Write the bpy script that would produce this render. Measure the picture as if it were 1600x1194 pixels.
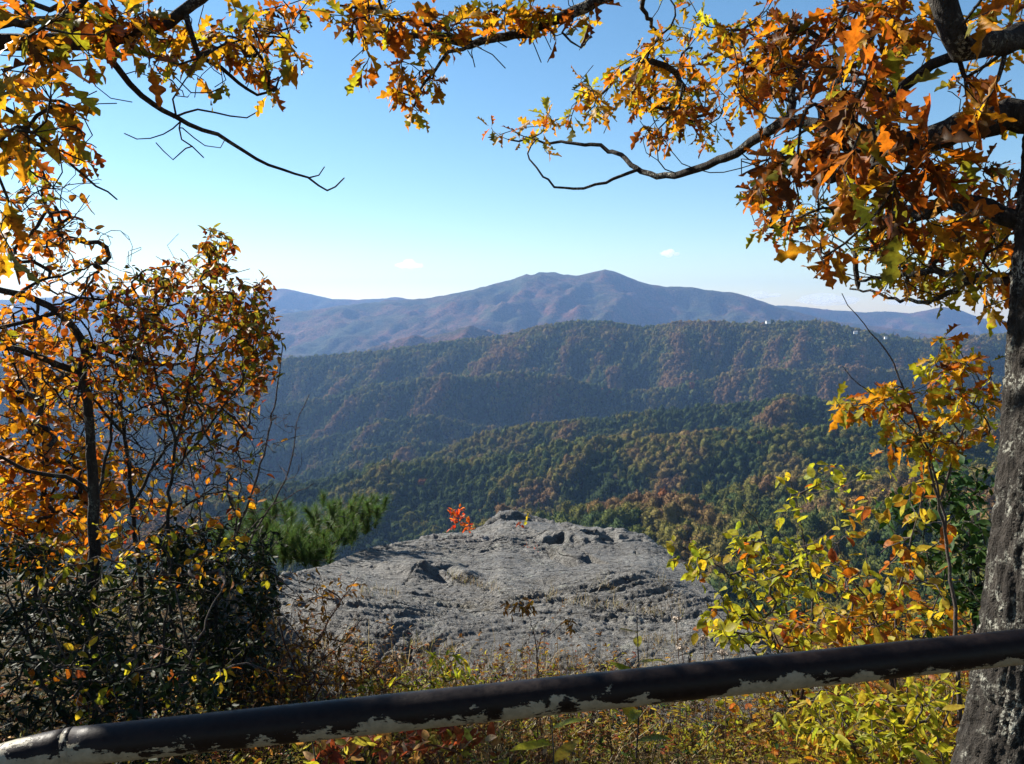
import bpy, bmesh, math, random
import numpy as np
from mathutils import Vector, Matrix, Euler

for _o in list(bpy.data.objects):
    bpy.data.objects.remove(_o)
scene = bpy.context.scene
COL = scene.collection
rng = np.random.default_rng(11)
R = math.radians

# ---------------------------------------------------------------- camera
CAM = np.array((0.0, 0.0, 1.6))
FPX = 1280.0                      # focal length in pixels of the 1600 x 1194 photograph
PITCH = math.atan((597 - 480) / FPX)
CP, SP = math.cos(PITCH), math.sin(PITCH)
cam = bpy.data.cameras.new('camera')
cam.sensor_width = 36.0
cam.lens = 36.0 * FPX / 1600.0
cam.clip_start = 0.05
cam.clip_end = 120000.0
cam_o = bpy.data.objects.new('camera', cam)
COL.objects.link(cam_o)
cam_o.location = CAM
cam_o.rotation_euler = (R(90) - PITCH, 0, 0)
scene.camera = cam_o

# ---------------------------------------------------------------- sky, sun, exposure
SUN_AZ, SUN_EL = 55.0, 33.0       # degrees left of the view direction, above the horizon
world = bpy.data.worlds.new('World')
scene.world = world
world.use_nodes = True
wn = world.node_tree
sky = wn.nodes.new('ShaderNodeTexSky')
sky.sky_type = 'NISHITA'
sky.sun_disc = False
sky.sun_elevation = R(SUN_EL)
sky.sun_rotation = R(-SUN_AZ)
sky.altitude = 600.0
sky.air_density = 1.0
sky.dust_density = 0.1
sky.ozone_density = 2.0
bg = wn.nodes['Background']
bg.inputs['Strength'].default_value = 0.063
hsv = wn.nodes.new('ShaderNodeHueSaturation')
hsv.inputs['Saturation'].default_value = 1.17
hsv.inputs['Hue'].default_value = 0.493
wn.links.new(sky.outputs[0], hsv.inputs['Color'])
wn.links.new(hsv.outputs[0], bg.inputs['Color'])

sun = bpy.data.lights.new('sun', 'SUN')
sun.energy = 5.0
sun.angle = R(0.53)
sun.color = (1.0, 0.93, 0.82)
sun_o = bpy.data.objects.new('sun', sun)
COL.objects.link(sun_o)
TO_SUN = Vector((-math.sin(R(SUN_AZ)) * math.cos(R(SUN_EL)), math.cos(R(SUN_AZ)) * math.cos(R(SUN_EL)), math.sin(R(SUN_EL))))
sun_o.rotation_euler = TO_SUN.to_track_quat('Z', 'Y').to_euler()
sun_o.location = (-8, 6, 12)

scene.view_settings.view_transform = 'Standard'
scene.view_settings.look = 'None'
scene.view_settings.exposure = 1.32
scene.view_settings.gamma = 1.0
cy = scene.cycles
cy.use_denoising = True
cy.max_bounces = 8
cy.diffuse_bounces = 3
cy.glossy_bounces = 2
cy.transmission_bounces = 4
cy.transparent_max_bounces = 8
cy.volume_bounces = 2
cy.caustics_reflective = False
cy.caustics_refractive = False
cy.sample_clamp_indirect = 4.0

# ---------------------------------------------------------------- helpers
def P(px, py, d):
    """World point that stands d metres ahead at a pixel of the photograph."""
    px = np.asarray(px, float); py = np.asarray(py, float); d = np.asarray(d, float)
    a = (px - 800) / FPX; b = (597 - py) / FPX
    return np.stack([a * d, (CP + b * SP) * d, CAM[2] + (-SP + b * CP) * d], -1)

def to_px(p):
    p = np.asarray(p, float) - CAM
    d = p[..., 1] * CP - p[..., 2] * SP
    u = p[..., 1] * SP + p[..., 2] * CP
    return 800 + FPX * p[..., 0] / d, 597 - FPX * u / d, d

def tslope(px, py):
    a = (np.asarray(px, float) - 800) / FPX; b = (597 - np.asarray(py, float)) / FPX
    den = CP + b * SP
    return a / den, (-SP + b * CP) / den

def _hash(ix, iy, iz, seed):
    h = (ix.astype(np.int64) * 374761393 + iy.astype(np.int64) * 668265263 + iz.astype(np.int64) * 2147483647 + seed * 1274126177) & 0xFFFFFFFF
    h = ((h ^ (h >> 13)) * 1274126177) & 0xFFFFFFFF
    h = ((h ^ (h >> 16)) * 2246822519) & 0xFFFFFFFF
    h = h ^ (h >> 15)
    return (h & 0xFFFFFF) / float(0xFFFFFF)

def vnoise(x, y, z=None, seed=0):
    x = np.asarray(x, float); y = np.asarray(y, float)
    z = np.zeros_like(x) if z is None else np.asarray(z, float)
    ix, iy, iz = np.floor(x), np.floor(y), np.floor(z)
    fx, fy, fz = x - ix, y - iy, z - iz
    q = lambda f: f * f * f * (f * (f * 6 - 15) + 10)
    fx, fy, fz = q(fx), q(fy), q(fz)
    r = 0
    for dz in (0, 1):
        wz = fz if dz else 1 - fz
        if dz and not np.any(fz > 0):
            continue
        for dy in (0, 1):
            wy = fy if dy else 1 - fy
            for dx in (0, 1):
                wx = fx if dx else 1 - fx
                r = r + _hash(ix + dx, iy + dy, iz + dz, seed) * wx * wy * wz
    return r * 2 - 1

def fbm(x, y, z=None, oct=4, seed=0, gain=0.5):
    s = 0; a = 1; t = 0
    for i in range(oct):
        k = 2.03 ** i
        s = s + a * vnoise(x * k + 17.3 * i, y * k - 9.1 * i, None if z is None else z * k + 3.7 * i, seed + i)
        t += a; a *= gain
    return s / t * 1.5

def ridged(x, y, oct=4, seed=0, gain=0.5):
    s = 0; a = 1; t = 0
    for i in range(oct):
        k = 2.07 ** i
        s = s + a * (1 - 2.2 * np.abs(vnoise(x * k + 5.1 * i, y * k + 11.7 * i, None, seed + i)))
        t += a; a *= gain
    return s / t

def sstep(a, b, x):
    t = np.clip((x - a) / (b - a), 0, 1)
    return t * t * (3 - 2 * t)

def link(o, parent=None):
    COL.objects.link(o)
    if parent is not None:
        o.parent = parent
    return o

def make_mesh(name, V, quads=None, tris=None, col=None, smooth=True):
    V = np.asarray(V, np.float32)
    me = bpy.data.meshes.new(name)
    nq = 0 if quads is None else len(quads)
    nt_ = 0 if tris is None else len(tris)
    idx = []
    if nq: idx.append(np.asarray(quads, np.int32).ravel())
    if nt_: idx.append(np.asarray(tris, np.int32).ravel())
    idx = np.concatenate(idx)
    me.vertices.add(len(V)); me.vertices.foreach_set('co', V.ravel())
    me.loops.add(len(idx)); me.loops.foreach_set('vertex_index', idx)
    me.polygons.add(nq + nt_)
    st = np.concatenate([np.arange(nq) * 4, nq * 4 + np.arange(nt_) * 3]).astype(np.int32)
    me.polygons.foreach_set('loop_start', st)
    me.polygons.foreach_set('loop_total', np.concatenate([np.full(nq, 4), np.full(nt_, 3)]).astype(np.int32))
    me.polygons.foreach_set('use_smooth', np.full(nq + nt_, smooth, bool))
    me.update(calc_edges=True)
    me.validate()
    if col is not None:
        at = me.attributes.new('tint', 'FLOAT_COLOR', 'POINT')
        c = np.ones((len(V), 4), np.float32); c[:, :3] = col
        at.data.foreach_set('color', c.ravel())
    return me

def mesh_obj(name, V, quads=None, tris=None, mat=None, parent=None, col=None, smooth=True):
    me = make_mesh(name, V, quads, tris, col, smooth)
    if mat is not None:
        me.materials.append(mat)
    return link(bpy.data.objects.new(name, me), parent)

def tag(o, label=None, category=None, group=None, kind=None):
    if label: o['label'] = label
    if category: o['category'] = category
    if group: o['group'] = group
    if kind: o['kind'] = kind
    return o

def empty(name, loc, label, category, group=None):
    o = bpy.data.objects.new(name, None)
    o.empty_display_size = 0.1
    o.location = loc
    COL.objects.link(o)
    return tag(o, label, category, group)

def grid_quads(n, m):
    i = np.arange(n - 1)[:, None] * m + np.arange(m - 1)[None, :]
    return np.stack([i, i + 1, i + m + 1, i + m], -1).reshape(-1, 4)

class NT:
    """Small helper to write node materials."""
    def __init__(self, name):
        self.m = bpy.data.materials.new(name); self.m.use_nodes = True
        self.t = self.m.node_tree; self.t.nodes.clear()
        self.out = self.t.nodes.new('ShaderNodeOutputMaterial')
    def n(self, typ, ins=None, **kw):
        nd = self.t.nodes.new(typ)
        for k, v in kw.items(): setattr(nd, k, v)
        for k, v in (ins or {}).items(): self.set(nd, k, v)
        return nd
    def set(self, nd, k, v):
        s = nd.inputs[k]
        if isinstance(v, bpy.types.NodeSocket): self.t.links.new(v, s)
        else: s.default_value = v
    def noise(self, scale, vec=None, detail=4, rough=0.55, dist=0.0):
        nd = self.n('ShaderNodeTexNoise', {'Scale': scale, 'Detail': detail, 'Roughness': rough, 'Distortion': dist})
        if vec is not None: self.set(nd, 'Vector', vec)
        return nd.outputs['Fac']
    def ramp(self, fac, stops):
        nd = self.n('ShaderNodeValToRGB', {'Fac': fac})
        el = nd.color_ramp.elements
        while len(el) < len(stops): el.new(0.5)
        for e, (p, c) in zip(el, stops):
            e.position = p
            e.color = (c, c, c, 1) if isinstance(c, (int, float)) else (*c, 1)
        return nd.outputs['Color']
    def mix(self, fac, a, b, mode='MIX'):
        nd = self.n('ShaderNodeMix', data_type='RGBA', blend_type=mode)
        for i, v in ((0, fac), (6, a), (7, b)):
            s = nd.inputs[i]
            if isinstance(v, bpy.types.NodeSocket): self.t.links.new(v, s)
            elif i == 0: s.default_value = v
            else: s.default_value = (*v, 1) if len(v) == 3 else v
        return nd.outputs[2]
    def math(self, op, a, b=0.0):
        nd = self.n('ShaderNodeMath', operation=op)
        for i, v in ((0, a), (1, b)):
            if isinstance(v, bpy.types.NodeSocket): self.t.links.new(v, nd.inputs[i])
            else: nd.inputs[i].default_value = v
        return nd.outputs[0]
    def bump(self, h, strength, dist, normal=None):
        nd = self.n('ShaderNodeBump', {'Height': h, 'Strength': strength, 'Distance': dist})
        if normal is not None: self.set(nd, 'Normal', normal)
        return nd.outputs['Normal']
    def pos(self):
        return self.n('ShaderNodeNewGeometry').outputs['Position']
    def bsdf(self, col, rough=0.8, spec=0.3, normal=None, metallic=0.0):
        nd = self.n('ShaderNodeBsdfPrincipled', {'Base Color': col if isinstance(col, bpy.types.NodeSocket) else (*col, 1), 'Roughness': rough, 'Specular IOR Level': spec, 'Metallic': metallic})
        if normal is not None: self.set(nd, 'Normal', normal)
        return nd.outputs[0]
    def done(self, shader):
        self.t.links.new(shader, self.out.inputs['Surface'])
        return self.m

# ---------------------------------------------------------------- hills and mountains
def crest(pts):
    t, s = tslope([p[0] for p in pts], [p[1] for p in pts])
    return t, s
C_F = crest([(-1200, 960), (-200, 930), (400, 905), (600, 885), (700, 858), (820, 815), (900, 800), (1005, 780), (1126, 757), (1240, 735), (1350, 728), (1600, 720), (2400, 700)])
C_E = crest([(-1200, 850), (-200, 800), (300, 770), (488, 752), (600, 727), (720, 712), (835, 701), (900, 686), (1020, 681), (1145, 667), (1220, 663), (1300, 659), (1400, 664), (1600, 668), (2400, 660)])
C_D = crest([(-1200, 900), (-200, 860), (400, 800), (500, 768), (600, 737), (684, 704), (740, 682), (815, 664), (910, 655), (1015, 638), (1107, 631), (1183, 625), (1240, 617), (1300, 621), (1400, 632), (1600, 645), (2400, 640)])
C_C = crest([(-1200, 590), (-200, 580), (300, 570), (430, 562), (520, 556), (620, 547), (700, 535), (780, 527), (850, 509), (900, 503), (950, 505), (1010, 513), (1060, 505), (1100, 503), (1150, 506), (1200, 505), (1290, 504), (1350, 519), (1430, 532), (1500, 527), (1600, 522), (1900, 530), (2400, 540)])
C_G = crest([(-1200, 800), (-200, 790), (300, 772), (440, 752), (514, 722), (571, 699), (646, 690), (700, 693), (760, 704), (900, 720), (1600, 720), (2400, 720)])
C_H = crest([(-1200, 730), (-200, 720), (300, 708), (440, 692), (545, 672), (600, 656), (631, 648), (655, 644), (700, 651), (760, 666), (850, 682), (1000, 660), (1100, 640), (1200, 628), (1600, 650), (2400, 650)])
C_I = crest([(-1200, 660), (-200, 650), (300, 640), (440, 629), (514, 614), (600, 600), (653, 589), (733, 585), (800, 577), (870, 584), (940, 600), (1000, 612), (1060, 600), (1130, 580), (1200, 572), (1260, 580), (1330, 570), (1450, 575), (1600, 590), (2400, 590)])
C_S = crest([(-1200, 565), (-200, 560), (300, 560), (460, 545), (600, 529), (760, 514), (900, 512), (1100, 522), (1300, 540), (1600, 545), (2400, 545)])
C_B = crest([(-1200, 560), (-200, 530), (300, 503), (443, 490), (533, 477), (600, 471), (640, 467), (670, 465), (700, 460), (735, 453), (760, 447), (800, 437), (822, 428), (832, 431), (840, 425), (868, 425), (880, 429), (905, 430), (925, 425), (945, 420), (960, 424), (985, 434), (1010, 443), (1040, 447), (1080, 447), (1100, 452), (1150, 457), (1180, 467), (1215, 479), (1300, 500), (1600, 540), (2400, 560)])
C_A = crest([(-1200, 470), (-300, 474), (0, 468), (120, 462), (165, 452), (215, 462), (300, 463), (400, 457), (440, 450), (460, 453), (520, 467), (560, 468), (600, 466), (616, 463), (640, 467), (800, 478), (1150, 482), (1215, 477), (1260, 479), (1290, 483), (1350, 487), (1385, 486), (1420, 490), (1475, 479), (1500, 484), (1530, 496), (1600, 505), (2000, 495), (2400, 510)])

def hill_height(t, y):
    """Height of the hills at lateral slope t = x / y and distance y."""
    wob = lambda a, f, ph: 1 + a * np.sin(t * f + ph)
    ev = lambda c: np.interp(t, c[0], c[1])
    kn = []                                    # (distance, slope seen from the camera, extra metres)
    kn.append((200 + 0 * t, -0.55 + 0 * t, 0))
    kn.append((640 * wob(.05, 5, 0), -0.395 + 0 * t, 0))
    dF = 1300 * wob(.06, 4, 1); kn.append((dF, ev(C_F), -14)); kn.append((dF * 1.16, ev(C_F), -145))
    dE = 2000 * wob(.05, 5, 2.2); kn.append((dE, ev(C_E), -14)); kn.append((dE * 1.13, ev(C_E), -165))
    dD = 2700 * wob(.05, 4, .4); kn.append((dD, ev(C_D), -14)); kn.append((dD * 1.1, np.minimum(ev(C_D), -0.10), -150))
    dG = 3400 * wob(.03, 6, 1.0); kn.append((dG, ev(C_G), -14)); kn.append((dG * 1.06, ev(C_G), -115))
    dH = 3950 * wob(.025, 7, 2.0); kn.append((dH, ev(C_H), -14)); kn.append((dH * 1.055, ev(C_H), -115))
    dI = 4550 * wob(.02, 5, 3.0); kn.append((dI, ev(C_I), -14)); kn.append((dI * 1.05, ev(C_I), -115))
    dC = 5500 * wob(.03, 6, 1.9); kn.append((dC, ev(C_C), -12)); kn.append((dC * 1.28, ev(C_C), -200))
    dS = 8800 * wob(.05, 3, .3); kn.append((dS, ev(C_S), 0)); kn.append((dS * 1.15, ev(C_S), -120))
    dB = 13500 * wob(.04, 5, .8); kn.append((dB, ev(C_B), 0)); kn.append((dB * 1.17, ev(C_B), -330))
    dA = 18500 * wob(.03, 4, 2.6); kn.append((dA, ev(C_A), 0)); kn.append((dA * 1.2, ev(C_A), -700))
    z = np.full(np.broadcast(t, y).shape, -110.0)
    damp = np.ones_like(z)
    for i in range(len(kn) - 1):
        y0, s0, e0 = kn[i]; y1, s1, e1 = kn[i + 1]
        z0 = s0 * y0 + e0; z1 = s1 * y1 + e1
        u = np.clip((y - y0) / (y1 - y0), 0, 1)
        k = 0.7 * u + 0.3 * u * u * (3 - 2 * u)
        seg = z0 + (z1 - z0) * k
        inside = (y >= y0) & ((y < y1) | (i == len(kn) - 2))
        z = np.where(inside, seg, z)
    for dd, wdt, amt in ((dF, .05, .8), (dE, .04, .8), (dD, .04, .85), (dG, .025, .9), (dH, .025, .9), (dI, .025, .9), (dC, .05, .98), (dB, .025, .97), (dA, .02, .97)):
        damp = damp * (1 - amt * np.exp(-((y - dd) / (wdt * dd)) ** 2))
    x = t * y
    w1 = sstep(500, 900, y) * (1 - sstep(2900, 3500, y))
    w2 = sstep(2900, 3600, y) * (1 - sstep(6000, 7500, y))
    w3 = sstep(6000, 8000, y)
    wx = x - 0.55 * y
    n1 = 72 * ridged(wx / 400, (y + .5 * x) / 800, 4, 3) + 9 * fbm(x / 90, y / 90, None, 3, 8)
    n2 = 165 * ridged((x - .6 * y) / 560, (y + .5 * x) / 1300, 4, 21) + 62 * ridged((x - .4 * y) / 240, (y + .4 * x) / 460, 3, 31)
    n3 = 360 * ridged((x - .5 * y) / 1700, (y + .4 * x) / 3300, 5, 44) + 85 * ridged((x - .3 * y) / 620, y / 900, 4, 55)
    z = z + damp * (w1 * (n1 - 14) + w2 * (n2 - 130) + w3 * (n3 - 270))
    z = z + sstep(12000, 13000, y) * 9 * fbm(x / 70, y / 200, None, 3, 57)      # rough, wooded crest
    return z + CAM[2]

def sheet(t0, t1, nt_, ys):
    t = np.linspace(t0, t1, nt_)
    T, Y = np.meshgrid(t, ys)
    Z = hill_height(T, Y)
    V = np.stack([T * Y, Y, Z], -1)
    return T, Y, Z, V.reshape(-1, 3), grid_quads(len(ys), nt_)

def forest_floor_mat():
    m = NT('forest_floor')
    p = m.pos()
    c = m.ramp(m.noise(0.02, p, 3), [(0.3, (0.028, 0.033, 0.012)), (0.7, (0.06, 0.045, 0.022))])
    return m.done(m.bsdf(c, 0.95, 0.05))

def far_forest_mat():
    m = NT('far_forest')
    p = m.pos()
    big = m.noise(0.0011, p, 4, .6)
    mid = m.noise(0.004, p, 6, .7)
    fine = m.noise(0.035, p, 4, .7)
    c = m.ramp(big, [(0.3, (0.035, 0.042, 0.022)), (0.45, (0.07, 0.052, 0.028)), (0.56, (0.13, 0.05, 0.032)), (0.75, (0.085, 0.055, 0.035))])
    c = m.mix(m.ramp(mid, [(0.35, 0.0), (0.65, 1.0)]), m.mix(0.75, c, (0.018, 0.035, 0.018)), c)
    c = m.mix(1.0, c, m.ramp(fine, [(0.32, 0.25), (0.68, 1.9)]), 'MULTIPLY')
    nrm = m.bump(fine, 1.0, 22.0)
    nrm = m.bump(mid, 0.6, 60.0, nrm)
    return m.done(m.bsdf(c, 0.95, 0.05, nrm))

ys1 = np.geomspace(200, 6300, 460)
T1, Y1, Z1, V1, Q1 = sheet(-1.15, 1.15, 380, ys1)
tag(mesh_obj('hills', V1, Q1, None, forest_floor_mat()), kind='structure')
ys2 = np.concatenate([np.geomspace(6300, 12500, 170)[:-1], np.linspace(12500, 14600, 110)[:-1], np.linspace(14600, 17600, 60)[:-1], np.linspace(17600, 22000, 110)])
T2, Y2, Z2, V2, Q2 = sheet(-1.15, 1.15, 460, ys2)
tag(mesh_obj('mountains', V2, Q2, None, far_forest_mat()), kind='structure')

# ---------------------------------------------------------------- forest on the hills
def crown_mesh(name, seed, sub=3, tall=1.0, pine=False):
    bm = bmesh.new()
    bmesh.ops.create_icosphere(bm, subdivisions=sub, radius=1.0)
    co = np.array([v.co[:] for v in bm.verts])
    n = co / np.linalg.norm(co, axis=1)[:, None]
    a = fbm(n[:, 0] * 1.5 + seed * 7, n[:, 1] * 1.5, n[:, 2] * 1.5, 2, seed)
    b = np.abs(fbm(n[:, 0] * 3.4 + seed * 3, n[:, 1] * 3.4, n[:, 2] * 3.4, 3, seed + 5))
    c = fbm(n[:, 0] * 9 + seed, n[:, 1] * 9, n[:, 2] * 9, 2, seed + 9)
    r = 1 + 0.28 * a - 0.55 * b + 0.13 + 0.12 * c
    co = n * r[:, None]
    co[:, 2] *= tall
    if pine:
        w = np.clip(1.15 - 0.55 * (co[:, 2] / tall + 1), 0.05, 1)
        co[:, 0] *= w; co[:, 1] *= w
    # a lumpy core wrapped in many loose leaf clumps, so that the outline is broken
    tris = np.array([[v.index for v in f.verts] for f in bm.faces]); bm.free()
    r_ = np.random.default_rng(seed)
    k = 520
    idx = r_.integers(0, len(co), k)
    c0 = co[idx] * r_.uniform(.92, 1.12, (k, 1))
    a1 = r_.normal(size=(k, 3)); a1 /= np.linalg.norm(a1, axis=1)[:, None]
    a2 = np.cross(a1, r_.normal(size=(k, 3))); a2 /= np.linalg.norm(a2, axis=1)[:, None]
    h = r_.uniform(.06, .14, (k, 1))
    qv = np.stack([c0 - a1 * h, c0 + a2 * h * .8, c0 + a1 * h, c0 - a2 * h * .8], 1).reshape(-1, 3)
    qi = np.arange(k * 4).reshape(-1, 4) + len(co)
    return make_mesh(name, np.concatenate([co * .95, qv]), qi, tris)

def canopy_mat():
    m = NT('canopy')
    at = m.n('ShaderNodeAttribute', attribute_type='INSTANCER', attribute_name='tint').outputs['Color']
    p = m.pos()
    nz = m.noise(0.45, p, 4, .7)
    c = m.mix(1.0, at, m.ramp(nz, [(0.3, 0.55), (0.7, 1.35)]), 'MULTIPLY')
    nrm = m.bump(nz, 0.9, 1.6)
    a = m.bsdf(c, 0.85, 0.12, nrm)
    tr = m.n('ShaderNodeBsdfTranslucent', {'Color': c}).outputs[0]
    mx = m.n('ShaderNodeMixShader', {0: 0.38}); m.t.links.new(a, mx.inputs[1]); m.t.links.new(tr, mx.inputs[2])
    return m.done(mx.outputs[0])

crowns = bpy.data.collections.new('crown_shapes')
CANOPY = canopy_mat()
for i in range(7):
    me = crown_mesh('crown_shape', i + 1, 3, (1.0, 1.15, .9, 1.25, 1.05, 1.6, .95)[i], i == 5)
    me.materials.append(CANOPY)
    crowns.objects.link(bpy.data.objects.new('crown_shape_%d' % i, me))

def forest_group():
    g = bpy.data.node_groups.new('forest_scatter', 'GeometryNodeTree')
    g.interface.new_socket('Geometry', in_out='INPUT', socket_type='NodeSocketGeometry')
    g.interface.new_socket('Geometry', in_out='OUTPUT', socket_type='NodeSocketGeometry')
    gi = g.nodes.new('NodeGroupInput'); go = g.nodes.new('NodeGroupOutput')
    ip = g.nodes.new('GeometryNodeInstanceOnPoints')
    ci = g.nodes.new('GeometryNodeCollectionInfo')
    ci.inputs['Collection'].default_value = crowns
    ci.inputs['Separate Children'].default_value = True
    ci.inputs['Reset Children'].default_value = True
    def at(nm, typ):
        nd = g.nodes.new('GeometryNodeInputNamedAttribute'); nd.data_type = typ
        nd.inputs['Name'].default_value = nm
        return nd.outputs[0]
    L = g.links.new
    L(gi.outputs[0], ip.inputs['Points']); L(ci.outputs[0], ip.inputs['Instance'])
    ip.inputs['Pick Instance'].default_value = True
    L(at('shape', 'INT'), ip.inputs['Instance Index'])
    L(at('spin', 'FLOAT_VECTOR'), ip.inputs['Rotation'])
    L(at('size', 'FLOAT_VECTOR'), ip.inputs['Scale'])
    L(ip.outputs[0], go.inputs[0])
    return g
FOREST = forest_group()

def visible_mask(t, y, z):
    """Points that the hills in front do not hide (with room for a step aside)."""
    tg = np.linspace(-1.15, 1.15, 380)
    H = Z1 - CAM[2]
    sl = (H + 14) / Y1
    run = np.maximum.accumulate(sl, axis=0)
    ci = np.clip(np.searchsorted(tg, t), 0, 379)
    ri = np.clip(np.searchsorted(ys1, y) - 3, 0, len(ys1) - 1)
    return (z - CAM[2] + 26) / y > run[ri, ci] - 0.004

def hill_at(t, y):
    fi = np.log(np.clip(y, 200.1, 6299) / 200) / math.log(6300 / 200) * (len(ys1) - 1); fj = np.clip((t + 1.15) / 2.3 * 379, 0, 378.99)
    i = np.minimum(fi.astype(int), len(ys1) - 2); j = fj.astype(int); a = fi - i; b = fj - j
    return Z1[i, j] * (1 - a) * (1 - b) + Z1[i + 1, j] * a * (1 - b) + Z1[i, j + 1] * (1 - a) * b + Z1[i + 1, j + 1] * a * b

def forest(name, y0, y1, dens, rad, n_try, seed, label):
    r = np.random.default_rng(seed)
    t = r.uniform(-0.8, 0.8, n_try)
    y = np.sqrt(r.uniform(0, 1, n_try) * (y1 ** 2 - y0 ** 2) + y0 ** 2)   # even per square metre
    z = hill_at(t, y)
    k = visible_mask(t, y, z)
    t, y, z = t[k], y[k], z[k]
    n = len(t); x = t * y
    far = np.clip((y - 2900) / 2400, 0, 1)
    s = rad * np.clip(np.exp(r.normal(-.08, .45, n)), .4, 2.2) * (1 + .12 * far)
    # kinds of tree follow the ground: evergreens in hollows, oaks turning brown on the spurs
    curv = hill_at((x + 90) / y, y) + hill_at((x - 90) / y, y) - 2 * z
    big = fbm(x / 500, y / 500, None, 3, seed + 3) + fbm(x / 140, y / 140, None, 2, seed + 9) * .6 - curv / 22 + far * .42 + (z + 330) / 900 - .24
    u = r.uniform(0, 1, n) * .8 - .42 + big * .55 + .25 * fbm(x / 55, y / 55, None, 2, seed + 13)
    pal = np.array([(.024, .042, .016), (.034, .053, .015), (.050, .064, .017), (.068, .072, .019), (.080, .079, .025), (.086, .076, .028), (.088, .070, .031), (.088, .062, .034)])
    f = np.clip(u * 4.2 + 2.2, 0, len(pal) - 1.001)
    i = f.astype(int); w = (f - i)[:, None]
    c = pal[i] * (1 - w) + pal[i + 1] * w
    c *= 2.0 * r.uniform(.84, 1.18, (n, 1))
    c *= np.array((1.28, 1.10, .88))
    red = r.uniform(0, 1, n) < .004
    c[red] = (.2, .08, .03)
    V = np.stack([x, y, z + s * r.uniform(.3, 1.25, n)], -1)
    me = bpy.data.meshes.new(name)
    me.vertices.add(n); me.vertices.foreach_set('co', V.astype(np.float32).ravel())
    a = me.attributes.new('tint', 'FLOAT_COLOR', 'POINT'); cc = np.ones((n, 4), np.float32); cc[:, :3] = c; a.data.foreach_set('color', cc.ravel())
    a = me.attributes.new('shape', 'INT', 'POINT'); sh = r.integers(0, 7, n); sh[(sh == 5) & (u > 0.1)] = 2
    a.data.foreach_set('value', sh.astype(np.int32))
    a = me.attributes.new('spin', 'FLOAT_VECTOR', 'POINT'); sp = np.zeros((n, 3), np.float32); sp[:, 2] = r.uniform(0, 6.28, n); sp[:, :2] = r.normal(0, .15, (n, 2)); a.data.foreach_set('vector', sp.ravel())
    a = me.attributes.new('size', 'FLOAT_VECTOR', 'POINT'); sz = np.stack([s * r.uniform(.85, 1.15, n), s * r.uniform(.85, 1.15, n), s * r.uniform(1.0, 1.6, n)], -1).astype(np.float32); a.data.foreach_set('vector', sz.ravel())
    o = link(bpy.data.objects.new(name, me))
    md = o.modifiers.new('scatter', 'NODES'); md.node_group = FOREST
    tag(o, label, 'forest', kind='stuff')
    print(name, n)

forest('forest', 560, 3300, 0, 4.7, 175000, 5, 'dense green and brown autumn forest over the near ridges below the rock')
forest('forest', 3200, 6100, 0, 5.6, 320000, 6, 'hazy blue-green and russet forest over the long middle ridge')

# ---------------------------------------------------------------- haze
def box_mesh(name, lo, hi):
    x0, y0, z0 = lo; x1, y1, z1 = hi
    V = [(x0, y0, z0), (x1, y0, z0), (x1, y1, z0), (x0, y1, z0), (x0, y0, z1), (x1, y0, z1), (x1, y1, z1), (x0, y1, z1)]
    Q = [(0, 3, 2, 1), (4, 5, 6, 7), (0, 1, 5, 4), (1, 2, 6, 5), (2, 3, 7, 6), (3, 0, 4, 7)]
    return V, Q
hz = bpy.data.materials.new('haze'); hz.use_nodes = True
hz.node_tree.nodes.clear()
ho = hz.node_tree.nodes.new('ShaderNodeOutputMaterial')
pv = hz.node_tree.nodes.new('ShaderNodeVolumePrincipled')
pv.inputs['Color'].default_value = (0.28, 0.48, 0.88, 1)
pv.inputs['Density'].default_value = 3.0e-5
pv.inputs['Anisotropy'].default_value = 0.25
hz.node_tree.links.new(pv.outputs[0], ho.inputs['Volume'])
zlo = float(min(Z1.min(), Z2.min())) - 2; zhi = float(max(Z2.max(), Z1.max())) + 40
V, Q = box_mesh('haze', (-26000, -400, zlo), (26000, 22050, zhi))
tag(mesh_obj('haze', V, Q, None, hz, smooth=False), kind='stuff')
print('haze z', zlo, zhi)

# ================================================================ near ground and rock
ROCK_CREST = np.array([(300, 955, 4.7), (380, 925, 5.4), (440, 903, 6.3), (520, 873, 7.6), (560, 862, 8.4), (590, 856, 9.0), (640, 848, 9.6), (690, 841, 10.2), (740, 832, 10.6), (768, 820, 10.9), (782, 810, 11.1), (800, 808, 11.2), (830, 812, 11.2), (880, 817, 11.0), (915, 826, 10.8), (940, 832, 10.6), (960, 838, 10.4), (990, 838, 10.2), (1012, 845, 9.9), (1030, 857, 9.6), (1060, 878, 8.8), (1100, 907, 7.8), (1150, 955, 6.7), (1200, 1000, 5.9), (1260, 1050, 5.1), (1330, 1090, 4.7)])
_rc = P(ROCK_CREST[:, 0], ROCK_CREST[:, 1], ROCK_CREST[:, 2])
RC_T, RC_Y, RC_Z = _rc[:, 0] / _rc[:, 1], _rc[:, 1], _rc[:, 2]

def seg_dist(x, y, a, b):
    """Signed distance from the line a-b (positive beyond it) and the position along it."""
    ax, ay = a; bx, by = b
    L = math.hypot(bx - ax, by - ay); ux, uy = (bx - ax) / L, (by - ay) / L
    return (x - ax) * -uy + (y - ay) * ux, ((x - ax) * ux + (y - ay) * uy) / L

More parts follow.
